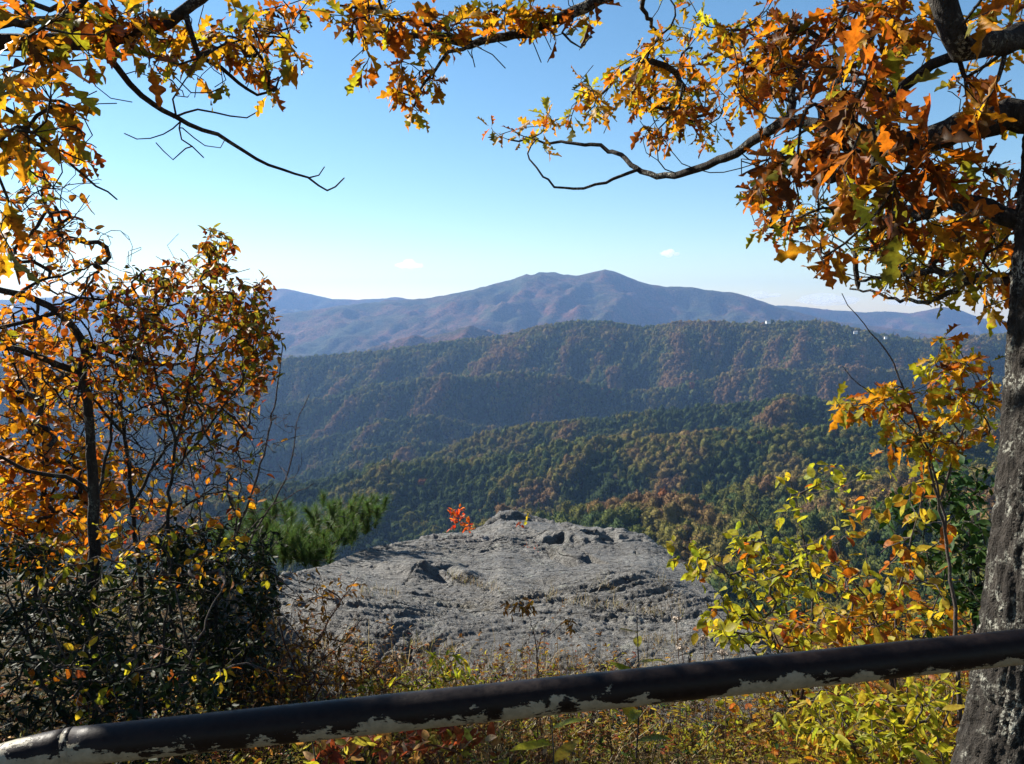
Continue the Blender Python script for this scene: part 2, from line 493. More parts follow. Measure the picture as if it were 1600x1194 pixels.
def rock_height(x, y):
    t = x / y
    yc = np.interp(t, RC_T, RC_Y); zc = np.interp(t, RC_T, RC_Z)
    yf, zf = 4.35, -0.66 - 0.25 * np.clip(np.abs(t + .02) - .22, 0, 1)
    u = (y - yf) / np.maximum(yc - yf, .35)
    uu = np.clip(u, 0, 1)
    z = zf + (zc - zf) * uu + 0.13 * np.sin(np.pi * uu) * np.clip((yc - yf) / 4, 0, 1)
    z = np.where(u < 0, zf - (yf - y) * 0.9, z)
    over = np.maximum(y - yc, 0)
    z = z - np.minimum(1.5 * over ** 1.5, 1.2 + 3.2 * over)
    calm = np.exp(-(over / .2) ** 2)
    z = z + calm * 0.07 * fbm(x / 1.3 + 3, y / 1.8, None, 3, 71)
    # the long ledge in the middle, sloping away to the right
    d, a = seg_dist(x, y, (-0.75, 7.35), (1.35, 5.9))
    d = d + 0.10 * fbm(x * 2.2, y * 2.2, None, 3, 81)
    w = sstep(-.15, .05, a) * (1 - sstep(.9, 1.15, a))
    z = z - w * (0.055 * sstep(-.02, .10, d) * np.exp(-np.maximum(d - .1, 0) / .8) + 0.05 * np.exp(-(d / .05) ** 2))
    # the sharp fin left of it
    d, a = seg_dist(x, y, (-1.25, 7.6), (-0.12, 7.2))
    d = d + 0.08 * fbm(x * 3.1, y * 3.1, None, 3, 82)
    w = np.exp(-((a - .42) / .42) ** 2)
    z = z + w * 0.17 * np.where(d > 0, np.exp(-(d / .55) ** 1.6), np.exp(-(np.abs(d) / .13) ** 1.4)) * (0.75 + .45 * fbm(x * 5, y * 5, None, 2, 83))
    # lower hump near the foot
    z = z + 0.09 * np.exp(-(((x + .95) / .6) ** 2 + ((y - 5.55) / .6) ** 2)) - 0.04 * np.exp(-(((x + .55) / .3) ** 2 + ((y - 5.0) / .22) ** 2))
    # broken blocks and pockets right of the top
    for bx, by, rx, ry, h in ((.50, 8.9, .13, .16, -.26), (.62, 8.25, .17, .20, .13), (.47, 8.2, .05, .3, -.16), (.80, 8.2, .05, .3, -.22), (.70, 9.2, .3, .25, .12), (1.0, 9.9, .26, .3, .10), (1.05, 9.3, .16, .2, -.2), (1.38, 9.75, .2, .25, .1), (1.5, 9.3, .12, .12, -.2), (.15, 10.6, .4, .2, -.06), (-.1, 10.9, .25, .18, .09)):
        q = ((x - bx) * .9 + (y - by) * .35) / rx; p_ = ((y - by) * .9 - (x - bx) * .35) / ry
        k = np.maximum(np.abs(q + .3 * fbm(x * 6, y * 6, None, 2, 84)), np.abs(p_ + .3 * fbm(x * 6 + 9, y * 6, None, 2, 85)))
        z = z + .6 * h * (1 - sstep(.7, 1.3, k))
    # foliation: wavy thin layers of the gneiss
    wx = x + .25 * fbm(x * .8, y * .8, None, 2, 90); wy = y + .35 * fbm(x * .7 + 4, y * .7, None, 2, 91)
    f1 = ridged(wx * .8 + wy * .5, wy * 3.6 - wx * 1.1, 4, 92, .6)
    f2 = ridged(wx * 2.6 + wy * 2, wy * 17 - wx * 4.5, 4, 93, .65)
    f3 = fbm(x * 22, y * 34 - x * 6, None, 3, 94, .65)
    cn = np.abs(vnoise(wx * .9 + 5, wy * 2.1 - wx * .8, None, 96)) ; cm = np.abs(vnoise(wx * 2.0 - wy * .9, wy * 1.1 + wx * .5, None, 97))
    crack = (1 - sstep(.0, .018, cn)) * sstep(.1, .4, vnoise(x * .8, y * .8, None, 98)) + .8 * (1 - sstep(0, .016, cm)) * sstep(.15, .45, vnoise(x * .9 + 7, y * .9, None, 99))
    amp = .7 + .7 * fbm(x * .9, y * .9, None, 2, 95)
    return z + amp * (0.036 * f1 + 0.028 * f2) + 0.009 * f3 - 0.035 * crack

def ground_height(x, y):
    base = np.where(y < 1.6, 0.0, -0.24 * (np.clip(y, 1.6, 6) - 1.6)) - 0.12 * np.clip(y - 6, 0, 3)
    drop = np.clip(y - (8.2 - 1.0 * np.clip(x - 1, 0, 2.5)), 0, 300)
    base = base - np.where(drop < 6, 0.10 * drop ** 2, 3.6 + .55 * (drop - 6)) - 0.0012 * np.clip(drop - 6, 0, 100) ** 2 * 0
    fade = np.clip(1 - (y - 20) / 60, 0, 1)
    base = base + .09 * fbm(x * .7, y * .7, None, 4, 61) * fade + .03 * fbm(x * 4, y * 4, None, 2, 63) * fade
    k = np.exp(-((x / 1.7) ** 2)) * sstep(3.6, 4.8, y)
    return base - .55 * k

def litter_mat():
    m = NT('leaf_litter'); p = m.pos()
    n1 = m.noise(38, p, 5, .7); n2 = m.noise(3, p, 3)
    c = m.ramp(n1, [(0.28, (0.018, 0.013, 0.008)), (0.48, (0.07, 0.045, 0.022)), (0.62, (0.14, 0.085, 0.04)), (0.8, (0.22, 0.15, 0.08))])
    c = m.mix(m.ramp(n2, [(0.45, 0.0), (0.7, 0.7)]), c, (0.05, 0.06, 0.018))
    return m.done(m.bsdf(c, 0.95, 0.1, m.bump(n1, 0.8, 0.03)))

def rock_mat():
    m = NT('gneiss'); p = m.pos()
    mp = m.n('ShaderNodeMapping', {'Vector': p, 'Rotation': (0, 0, R(-14)), 'Scale': (.8, 4.5, 3)}).outputs[0]
    a = m.noise(1.1, p, 5, .6); b = m.noise(7, mp, 6, .7, .6); c_ = m.noise(60, p, 4, .7); g = m.noise(220, p, 2, .6)
    c = m.ramp(b, [(0.25, (0.045, 0.042, 0.038)), (0.43, (0.15, 0.144, 0.131)), (0.57, (0.27, 0.26, 0.237)), (0.76, (0.44, 0.425, 0.39))])
    c = m.mix(m.ramp(a, [(0.36, 0.75), (0.6, 0.0)]), c, (0.09, 0.085, 0.08))
    # pale and dark lichen flecks
    c = m.mix(m.ramp(c_, [(0.56, 0.0), (0.66, 0.75)]), c, (0.40, 0.40, 0.37))
    c = m.mix(m.ramp(m.noise(26, p, 5, .75), [(0.55, 0.0), (0.66, 0.7)]), c, (0.045, 0.043, 0.04))
    c = m.mix(m.ramp(m.noise(4.5, p, 7, .8), [(0.57, 0.0), (0.63, 0.55)]), c, (0.36, 0.37, 0.30))
    # dirt-filled joints
    dv = m.n('ShaderNodeVectorMath', {0: mp}, operation='ADD')
    dn = m.n('ShaderNodeTexNoise', {'Vector': p, 'Scale': 1.6, 'Detail': 4.0})
    m.t.links.new(dn.outputs['Color'], dv.inputs[1])
    vr = m.n('ShaderNodeTexVoronoi', {'Vector': dv.outputs[0], 'Scale': .62}, feature='DISTANCE_TO_EDGE').outputs['Distance']
    jt = m.ramp(vr, [(0.0, 1.0), (0.022, 0.0)])
    c = m.mix(m.math('MULTIPLY', jt, m.ramp(m.noise(1.7, p, 3), [(0.45, 0.0), (0.6, .85)])), c, (0.022, 0.02, 0.016))
    # dry moss and soil lodged on the ledges
    ms = m.ramp(m.noise(2.1, p, 6, .75), [(0.58, 0.0), (0.68, 0.75)])
    c = m.mix(ms, c, m.ramp(g, [(0.3, (0.05, 0.045, 0.02)), (0.7, (0.16, 0.12, 0.055))]))
    h = m.math('SUBTRACT', m.math('ADD', m.math('MULTIPLY', c_, 0.6), m.math('MULTIPLY', b, 1.6)), m.math('MULTIPLY', jt, .7))
    nrm = m.bump(h, 1.0, 0.05)
    nrm = m.bump(g, 0.5, 0.006, nrm)
    return m.done(m.bsdf(m.mix(1.0, c, (.86, .86, .86), 'MULTIPLY'), m.ramp(c_, [(0.3, .42), (0.7, .75)]), 0.5, nrm))

gy = np.concatenate([np.linspace(-25, 0, 26)[:-1], np.linspace(0, 14, 120)[:-1], np.geomspace(14, 225, 40)])
gu = np.linspace(-1, 1, 165)
GU, GY = np.meshgrid(gu, gy)
GX = np.sign(GU) * np.abs(GU) ** 1.5 * (16 + np.clip(GY - 8, 0, 400) * 1.25 + np.clip(-GY, 0, 50))
GZ = ground_height(GX, GY)
tag(mesh_obj('ground', np.stack([GX, GY, GZ], -1).reshape(-1, 3), grid_quads(len(gy), len(gu)), None, litter_mat()), kind='structure')

rt = np.linspace(_rc[1, 0] / _rc[1, 1] - .06, RC_T[-1], 480)
ry = np.concatenate([np.linspace(3.9, 9.5, 370)[:-1], np.linspace(9.5, 12.6, 100)])
RT, RY = np.meshgrid(rt, ry)
RX = RT * RY
RZ = rock_height(RX, RY)
rock = mesh_obj('rock_outcrop', np.stack([RX, RY, RZ], -1).reshape(-1, 3), grid_quads(len(ry), len(rt)), None, rock_mat())
tag(rock, 'broad weathered grey rock dome jutting out over the valley', 'rock')

def rock_at(x, y):
    """Rock surface read back from the built grid (-99 off the rock)."""
    x = np.asarray(x, float); y = np.asarray(y, float)
    t = x / np.maximum(y, .1)
    fi = np.interp(y, ry, np.arange(len(ry))); fj = (t - rt[0]) / (rt[-1] - rt[0]) * (len(rt) - 1)
    ok = (fj > 0) & (fj < len(rt) - 1.01) & (y > 3.9) & (y < 12.6)
    i0 = np.clip(fi.astype(int), 0, len(ry) - 2); j0 = np.clip(fj.astype(int), 0, len(rt) - 2)
    a = fi - i0; b = np.clip(fj - j0, 0, 1)
    z = RZ[i0, j0] * (1 - a) * (1 - b) + RZ[i0 + 1, j0] * a * (1 - b) + RZ[i0, j0 + 1] * (1 - a) * b + RZ[i0 + 1, j0 + 1] * a * b
    return np.where(ok, z, -99.0)

def surf_v(x, y):
    return np.maximum(rock_at(x, y), ground_height(np.asarray(x, float), np.asarray(y, float)))

def surf(x, y):
    return float(surf_v(np.array([x]), np.array([y]))[0])

# ================================================================ guard rail
def tube(pts, radii, sides, cap=True, disp=None):
    """Tube along a polyline; returns vertices and quads."""
    pts = np.asarray(pts, float); n = len(pts)
    radii = np.broadcast_to(np.asarray(radii, float), (n,))
    tan = np.gradient(pts, axis=0) if n > 2 else np.repeat((pts[1] - pts[0])[None], 2, 0)
    tan /= np.linalg.norm(tan, axis=1)[:, None] + 1e-12
    nrm = np.zeros_like(pts)
    ref = np.array((0, 0, 1.0)) if abs(tan[0, 2]) < .9 else np.array((1.0, 0, 0))
    v = np.cross(tan[0], ref); v /= np.linalg.norm(v)
    for i in range(n):
        v = v - tan[i] * np.dot(v, tan[i]); v /= np.linalg.norm(v) + 1e-12
        nrm[i] = v
    bi = np.cross(tan, nrm)
    th = np.linspace(0, 2 * np.pi, sides, endpoint=False)
    dirs = nrm[:, None, :] * np.cos(th)[None, :, None] + bi[:, None, :] * np.sin(th)[None, :, None]
    rr = radii[:, None] * np.ones(sides)[None]
    if disp is not None: rr = rr * disp(pts, th, rr)
    V = (pts[:, None, :] + dirs * rr[..., None]).reshape(-1, 3)
    i = np.arange(n - 1)[:, None] * sides; j = np.arange(sides)[None]
    Q = np.stack([i + j, i + (j + 1) % sides, i + sides + (j + 1) % sides, i + sides + j], -1).reshape(-1, 4)
    T = None
    if cap:
        V = np.concatenate([V, pts[:1], pts[-1:]])
        k = n * sides; j = np.arange(sides)
        T = np.concatenate([np.stack([np.full(sides, k), (j + 1) % sides, j], -1), np.stack([np.full(sides, k + 1), (n - 1) * sides + j, (n - 1) * sides + (j + 1) % sides], -1)])
    return V, Q, T

def catmull(pts, step):
    pts = np.asarray(pts, float)
    if len(pts) == 2:
        n = max(2, int(np.linalg.norm(pts[1] - pts[0]) / step) + 1)
        return pts[0] + (pts[1] - pts[0]) * np.linspace(0, 1, n)[:, None]
    p = np.concatenate([[2 * pts[0] - pts[1]], pts, [2 * pts[-1] - pts[-2]]])
    out = []
    for i in range(1, len(p) - 2):
        n = max(1, int(round(np.linalg.norm(p[i + 1] - p[i]) / step)))
        u = np.linspace(0, 1, n, endpoint=False)[:, None]
        out.append(.5 * (2 * p[i] + (p[i + 1] - p[i - 1]) * u + (2 * p[i - 1] - 5 * p[i] + 4 * p[i + 1] - p[i + 2]) * u ** 2 + (3 * p[i] - p[i - 1] - 3 * p[i + 1] + p[i + 2]) * u ** 3))
    out.append(pts[-1:])
    return np.concatenate(out)

def rail_mat():
    m = NT('chipped_paint')
    p = m.n('ShaderNodeTexCoord').outputs['Object']
    geo = m.n('ShaderNodeNewGeometry')
    nz = m.n('ShaderNodeSeparateXYZ', {0: geo.outputs['True Normal']}).outputs['Z']
    mp = m.n('ShaderNodeMapping', {'Vector': p, 'Scale': (.8, 1.2, 1.5)}).outputs[0]
    n1 = m.noise(24, mp, 8, .7, .3); n2 = m.noise(7, mp, 3, .5)
    # the dark coat has worn off mostly along the underside
    ox = m.n('ShaderNodeSeparateXYZ', {0: p}).outputs['X']
    end = m.math('MULTIPLY', m.math('MAXIMUM', m.math('SUBTRACT', .52, ox), 0.0), .55)
    k = m.math('ADD', m.math('ADD', m.math('MULTIPLY', nz, -0.20), end), m.math('ADD', m.math('MULTIPLY', n1, 1.3), m.math('MULTIPLY', n2, .7)))
    bare = m.ramp(m.math('MULTIPLY', k, .5), [(0.533, 0.0), (0.539, 1.0)])
    sp = m.noise(70, p, 4, .7)
    dark = m.ramp(sp, [(0.3, (0.007, 0.005, 0.005)), (0.7, (0.016, 0.011, 0.010))])
    cream = m.ramp(sp, [(0.3, (0.20, 0.18, 0.13)), (0.6, (0.30, 0.27, 0.20))])
    c = m.mix(bare, dark, cream)
    h = m.math('SUBTRACT', m.math('MULTIPLY', sp, .25), bare)
    sh = m.bsdf(c, m.ramp(sp, [(0.3, .36), (0.7, .6)]), 0.16, m.bump(h, 1.0, .003))
    return m.done(sh)

RAIL = rail_mat()
rl = empty('guard_rail', (-1.05, 0.9, 0), 'chipped black and cream pipe rail across the foreground', 'railing')
def child(name, V, Q, T, mat, root, col=None, smooth=True, origin=None):
    base = np.array(root.location) if origin is None else np.asarray(origin)
    return mesh_obj(name, np.asarray(V) - base, Q, T, mat, root, col, smooth)
a_, b_ = P(112, 1167, 1.16), P(2100, 957, 1.33)
pp = catmull([a_, P(800, 1094, 1.20), P(1600, 1010, 1.285), b_], .03)
V, Q, T = tube(pp, .0264, 40)
child('rail_pipe', V, Q, T, RAIL, rl)
e_ = catmull([a_, P(62, 1177, 1.155), P(0, 1194, 1.145), P(-80, 1220, 1.13), P(-160, 1262, 1.11), P(-215, 1340, 1.09), P(-235, 1450, 1.07), P(-240, 1700, 1.06), np.array((*P(-240, 1700, 1.06)[:2], -.1))], .02)
V, Q, T = tube(e_, .0265, 40)
child('elbow_pipe', V, Q, T, RAIL, rl)
V, Q, T = tube([a_ + (e_[1] - a_) * .3, a_ - (e_[1] - a_) * .2], .0267, 40)
child('weld_seam', V, Q, T, RAIL, rl)
V, Q, T = tube([b_ - (0, 0, .02), (b_[0], b_[1], -.2)], .0264, 32)
child('post', V, Q, T, RAIL, rl)

# ================================================================ bark and leaf materials
def bark_mat(name, dark, light, lichen, lich_amt, scale=1.0, stretch=3.0):
    m = NT(name); p = m.n('ShaderNodeTexCoord').outputs['Object']
    mp = m.n('ShaderNodeMapping', {'Vector': p, 'Scale': (1, 1, 1 / stretch)}).outputs[0]
    n1 = m.noise(42 * scale, mp, 5, .65, .5); n2 = m.noise(150 * scale, p, 3, .6)
    c = m.ramp(n1, [(0.3, dark), (0.65, light)])
    lf = m.ramp(m.noise(24 * scale, p, 8, .82), [(1 - lich_amt - .05, 0.0), (1 - lich_amt + .05, 0.85)])
    c = m.mix(lf, c, m.ramp(n2, [(0.3, tuple(v * .55 for v in lichen)), (0.7, lichen)]))
    cr = m.math('MULTIPLY', m.ramp(m.noise(7 * scale, p, 3, .6), [(0.52, 0.0), (0.64, 1.0)]), m.ramp(m.noise(95 * scale, p, 4, .7), [(0.5, 0.0), (0.56, .9)]))
    c = m.mix(cr, c, tuple(v * 1.15 for v in lichen))
    h = m.math('ADD', n1, m.math('MULTIPLY', n2, .35))
    return m.done(m.bsdf(c, .9, .2, m.bump(h, 1.0, .02 / scale)))
BARK_OAK = bark_mat('oak_bark', (0.009, 0.008, 0.007), (0.045, 0.039, 0.033), (0.32, 0.32, 0.27), .385)
BARK_DARK = bark_mat('dark_bark', (0.012, 0.010, 0.009), (0.05, 0.042, 0.036), (0.16, 0.16, 0.13), .38)
BARK_GREY = bark_mat('twig_bark', (0.035, 0.028, 0.024), (0.10, 0.08, 0.07), (0.18, 0.17, 0.15), .35, 3.0)
BARK_RED = bark_mat('reddish_stem', (0.05, 0.022, 0.014), (0.13, 0.065, 0.04), (0.2, 0.15, 0.1), .3, 3.0)

def leaf_mat(name, transl, rough, spec, mott=.55):
    m = NT(name)
    c0 = m.n('ShaderNodeAttribute', attribute_name='tint').outputs['Color']
    p = m.pos()
    nz = m.noise(70, p, 4, .7)
    c = m.mix(1.0, c0, m.ramp(nz, [(0.3, (.55, .5, .5)), (0.5, (.95, .92, .9)), (0.7, (1.15, 1.25, 1.2))]), 'MULTIPLY')
    c = m.mix(m.ramp(m.noise(38, p, 5, .7), [(0.60, 0.0), (0.68, mott)]), c, (.16, .055, .018))
    a = m.bsdf(m.mix(.75, (0, 0, 0), c), rough, spec)
    tr = m.n('ShaderNodeBsdfTranslucent', {'Color': m.n('ShaderNodeGamma', {'Color': c, 'Gamma': 1.17}).outputs[0]}).outputs[0]
    mx = m.n('ShaderNodeMixShader', {0: transl}); m.t.links.new(a, mx.inputs[1]); m.t.links.new(tr, mx.inputs[2])
    return m.done(mx.outputs[0])
LEAF = leaf_mat('autumn_leaf', .58, .5, .2)
LEATHER = leaf_mat('leathery_leaf', .2, .55, .12, .1)
NEEDLE = leaf_mat('needle', .4, .45, .3, 0.0)

# ================================================================ leaf shapes
def leaf_shape(width, tipx, fold, curl, twist, seed):
    """Blade along +Y, folded along the midrib; width(u) is the half width, tipx(u) pushes the edge forward."""
    u = np.linspace(0, 1, len(width))
    r = np.random.default_rng(seed)
    yy = u; zz = -curl * u ** 1.6 + .02 * np.sin(u * 9 + seed)
    tw = twist * (u - .3)
    mid = np.stack([.015 * np.sin(u * 5 + seed), yy, zz], -1)
    L = np.stack([-width * np.cos(fold), yy + tipx, zz + width * np.sin(fold) + tw * width], -1)
    Rr = np.stack([width * np.cos(fold) * r.uniform(.9, 1.05), yy + tipx * .95 + .01 * r.normal(size=len(u)), zz + width * np.sin(fold) - tw * width], -1)
    n = len(u)
    V = np.concatenate([mid, L, Rr])
    i = np.arange(n - 1)
    Q = np.concatenate([np.stack([i, i + 1, n + i + 1, n + i], -1), np.stack([i, 2 * n + i, 2 * n + i + 1, i + 1], -1)])
    edge = np.concatenate([np.zeros(n), width, width])
    return V, Q, edge / (edge.max() + 1e-6), np.concatenate([u, u, u])

def oak_outline(seed, n=21):
    u = np.linspace(0, 1, n)
    r = np.random.default_rng(seed)
    k = r.uniform(3.4, 4.3)
    env = np.interp(u, [0, .12, .3, .6, .85, 1], [.012, .02, .17, .31, .2, .02]) * r.uniform(.9, 1.12)
    ph = r.uniform(-.1, .1)
    lobe = .5 - .5 * np.cos(2 * np.pi * (u * k + ph))
    w = np.where(u < .12, env, env * (.34 + .66 * lobe ** .8))
    w[-1] = .03
    tip = .07 * (lobe - .3) * np.clip((u - .12) * 4, 0, 1) * np.clip((1 - u) * 5, 0.2, 1)
    return w, tip

def ovate_outline(seed, n=7, fat=.33, pos=.42):
    u = np.linspace(0, 1, n)
    r = np.random.default_rng(seed)
    us = np.where(u < pos, u / pos * .5, .5 + (u - pos) / (1 - pos) * .5)
    w = fat * np.sin(np.pi * us) ** .8 * r.uniform(.92, 1.08)
    w[0] = .012; w[-1] = .008
    return w, np.zeros(n)

def leaf_set(name, outline, colours, shapes, mat, fold=(.1, .5), curl=(.05, .35), var=.35, edge_brown=.3, mid_green=.3):
    """A list of leaf meshes: every shape in every colour."""
    out = []
    r = np.random.default_rng(sum(map(ord, name)))
    for ci, (c, wgt) in enumerate(colours):
        for s in range(shapes):
            w, tp = outline(s * 13 + 5)
            V, Q, e, u = leaf_shape(w, tp, r.uniform(*fold), r.uniform(*curl), r.uniform(-.5, .5), s)
            c = np.array(c)
            col = np.repeat(c[None], len(V), 0) * (1 + var * .4 * r.normal(size=(len(V), 1)))
            brown = np.array((.20, .075, .02)); green = np.array((.30, .36, .04))
            eb = (edge_brown * r.uniform(.2, 1.2) * np.clip(e, 0, 1) ** 2)[:, None]
            mg = (mid_green * r.uniform(0, 1) * (1 - np.clip(e * 1.5, 0, 1)) * (1 - u * .6))[:, None]
            col = col * (1 - eb) + brown * eb
            col = np.clip(col * (1 - mg) + green * mg, .004, .95)
            me = make_mesh(name, V, Q, None, col)
            me.materials.append(mat)
            out.append(dict(V=V, Q=Q, C=col, me=me, w=wgt, mat=mat))
    return out

YG, GO, AM, OR, RU, BR, GN, OL = (.54, .50, .03), (.74, .42, .022), (.70, .31, .02), (.62, .19, .016), (.36, .085, .014), (.14, .05, .018), (.20, .30, .025), (.30, .28, .03)
OAK = leaf_set('leaf', lambda s: oak_outline(s), [(YG, 1.6), (GO, 2.2), (AM, 2.2), (OR, 2.0), (RU, 1.8), (BR, .7), (OL, 1.0)], 6, LEAF, (.0, .9), (-.1, .8), edge_brown=.6)
OVAL_GOLD = leaf_set('leaf', lambda s: ovate_outline(s), [((.76, .38, .02), 3), ((.70, .26, .018), 2.4), (YG, .3), ((.52, .14, .016), 1.6)], 3, LEAF)
OVAL_RUSSET = leaf_set('leaf', lambda s: ovate_outline(s, 7, .27), [(OL, 2), ((.42, .26, .03), 1.6), (OR, 2), (RU, 2), ((.26, .26, .03), 1.6), (AM, 1), ((.3, .05, .02), .6)], 3, LEAF)
OVAL_YELLOW = leaf_set('leaf', lambda s: ovate_outline(s, 9, .31), [((.62, .56, .04), 3), ((.50, .50, .04), 3), ((.70, .50, .035), 1.5), ((.36, .42, .035), 1), (OR, .35)], 4, LEAF, mid_green=.4)
OVAL_MIXED = leaf_set('leaf', lambda s: ovate_outline(s, 9, .30), [((.66, .48, .04), 2), ((.60, .54, .04), 1.8), (OR, 1.3), (AM, 1.4), ((.42, .11, .03), .9), ((.40, .42, .04), .8)], 4, LEAF)
EVERGREEN = leaf_set('leaf', lambda s: ovate_outline(s, 7, .17, .55), [((.014, .028, .010), 3), ((.024, .042, .013), 2), ((.045, .055, .016), 1), ((.16, .11, .02), .35)], 3, LEATHER, (.05, .3), (.05, .4), edge_brown=.0, mid_green=.0)
LAUREL = leaf_set('leaf', lambda s: ovate_outline(s, 7, .2, .5), [((.03, .075, .016), 3), ((.05, .11, .02), 2), ((.08, .13, .025), 1)], 3, LEATHER, (.05, .3), (.05, .3), edge_brown=0, mid_green=.05)
LANCE = leaf_set('leaf', lambda s: ovate_outline(s, 9, .17, .4), [((.55, .52, .04), 3), ((.62, .46, .05), 1.2), ((.36, .42, .04), 1.2), ((.5, .3, .06), .6)], 3, LEAF, (.15, .6), (.1, .5))
REDDISH = leaf_set('leaf', lambda s: ovate_outline(s, 7, .25), [((.42, .10, .04), 2), ((.55, .28, .08), 2), ((.30, .055, .03), 1.2), ((.45, .40, .06), 1.6), ((.58, .40, .25), .7)], 3, LEAF)
DRY = leaf_set('leaf', lambda s: ovate_outline(s, 7, .28), [((.34, .17, .05), 2), ((.5, .2, .03), 1.5), ((.22, .10, .035), 1.6), ((.6, .34, .04), .7)], 3, LEAF, (.2, .9), (.2, .9))
SCARLET = leaf_set('leaf', lambda s: ovate_outline(s, 7, .27), [((.80, .13, .02), 3), ((.85, .24, .03), 2), ((.62, .06, .02), 1.5)], 3, LEAF, edge_brown=.1, mid_green=.05)

# simpler blades for the small ground plants and for crowns outside the picture
LANCE_S = leaf_set('leaf', lambda s: ovate_outline(s, 4, .17, .4), [((.55, .52, .04), 3), ((.62, .46, .05), 1.2), ((.36, .42, .04), 1.2), ((.5, .3, .06), .6)], 3, LEAF, (.15, .6), (.1, .5))
REDDISH_S = leaf_set('leaf', lambda s: ovate_outline(s, 4, .25), [((.42, .10, .04), 2), ((.55, .28, .08), 2), ((.30, .055, .03), 1.2), ((.45, .40, .06), 1.6), ((.58, .40, .25), .7)], 3, LEAF)
MIXED_S = leaf_set('leaf', lambda s: ovate_outline(s, 5, .30), [((.66, .48, .04), 2), ((.60, .54, .04), 1.8), (OR, 1.3), (AM, 1.4), ((.42, .11, .03), .9), ((.40, .42, .04), .8)], 3, LEAF)
EVERGREEN_S = leaf_set('leaf', lambda s: ovate_outline(s, 4, .17, .55), [((.014, .028, .010), 3), ((.024, .042, .013), 2), ((.045, .055, .016), 1), ((.16, .11, .02), .35)], 3, LEATHER, (.05, .3), (.05, .4), edge_brown=.0, mid_green=.0)
LAUREL_S = leaf_set('leaf', lambda s: ovate_outline(s, 4, .2, .5), [((.03, .075, .016), 3), ((.05, .11, .02), 2), ((.08, .13, .025), 1)], 3, LEATHER, (.05, .3), (.05, .3), edge_brown=0, mid_green=.05)
DRY_S = leaf_set('leaf', lambda s: ovate_outline(s, 4, .28), [((.34, .17, .05), 2), ((.5, .2, .03), 1.5), ((.22, .10, .035), 1.6), ((.6, .34, .04), .7)], 3, LEAF, (.2, .9), (.2, .9))
CROWN_S = leaf_set('leaf', lambda s: ovate_outline(s, 4, .36), [(AM, 1), (OR, 2.2), (RU, 3), (BR, 2), (OL, .6)], 3, LEAF)

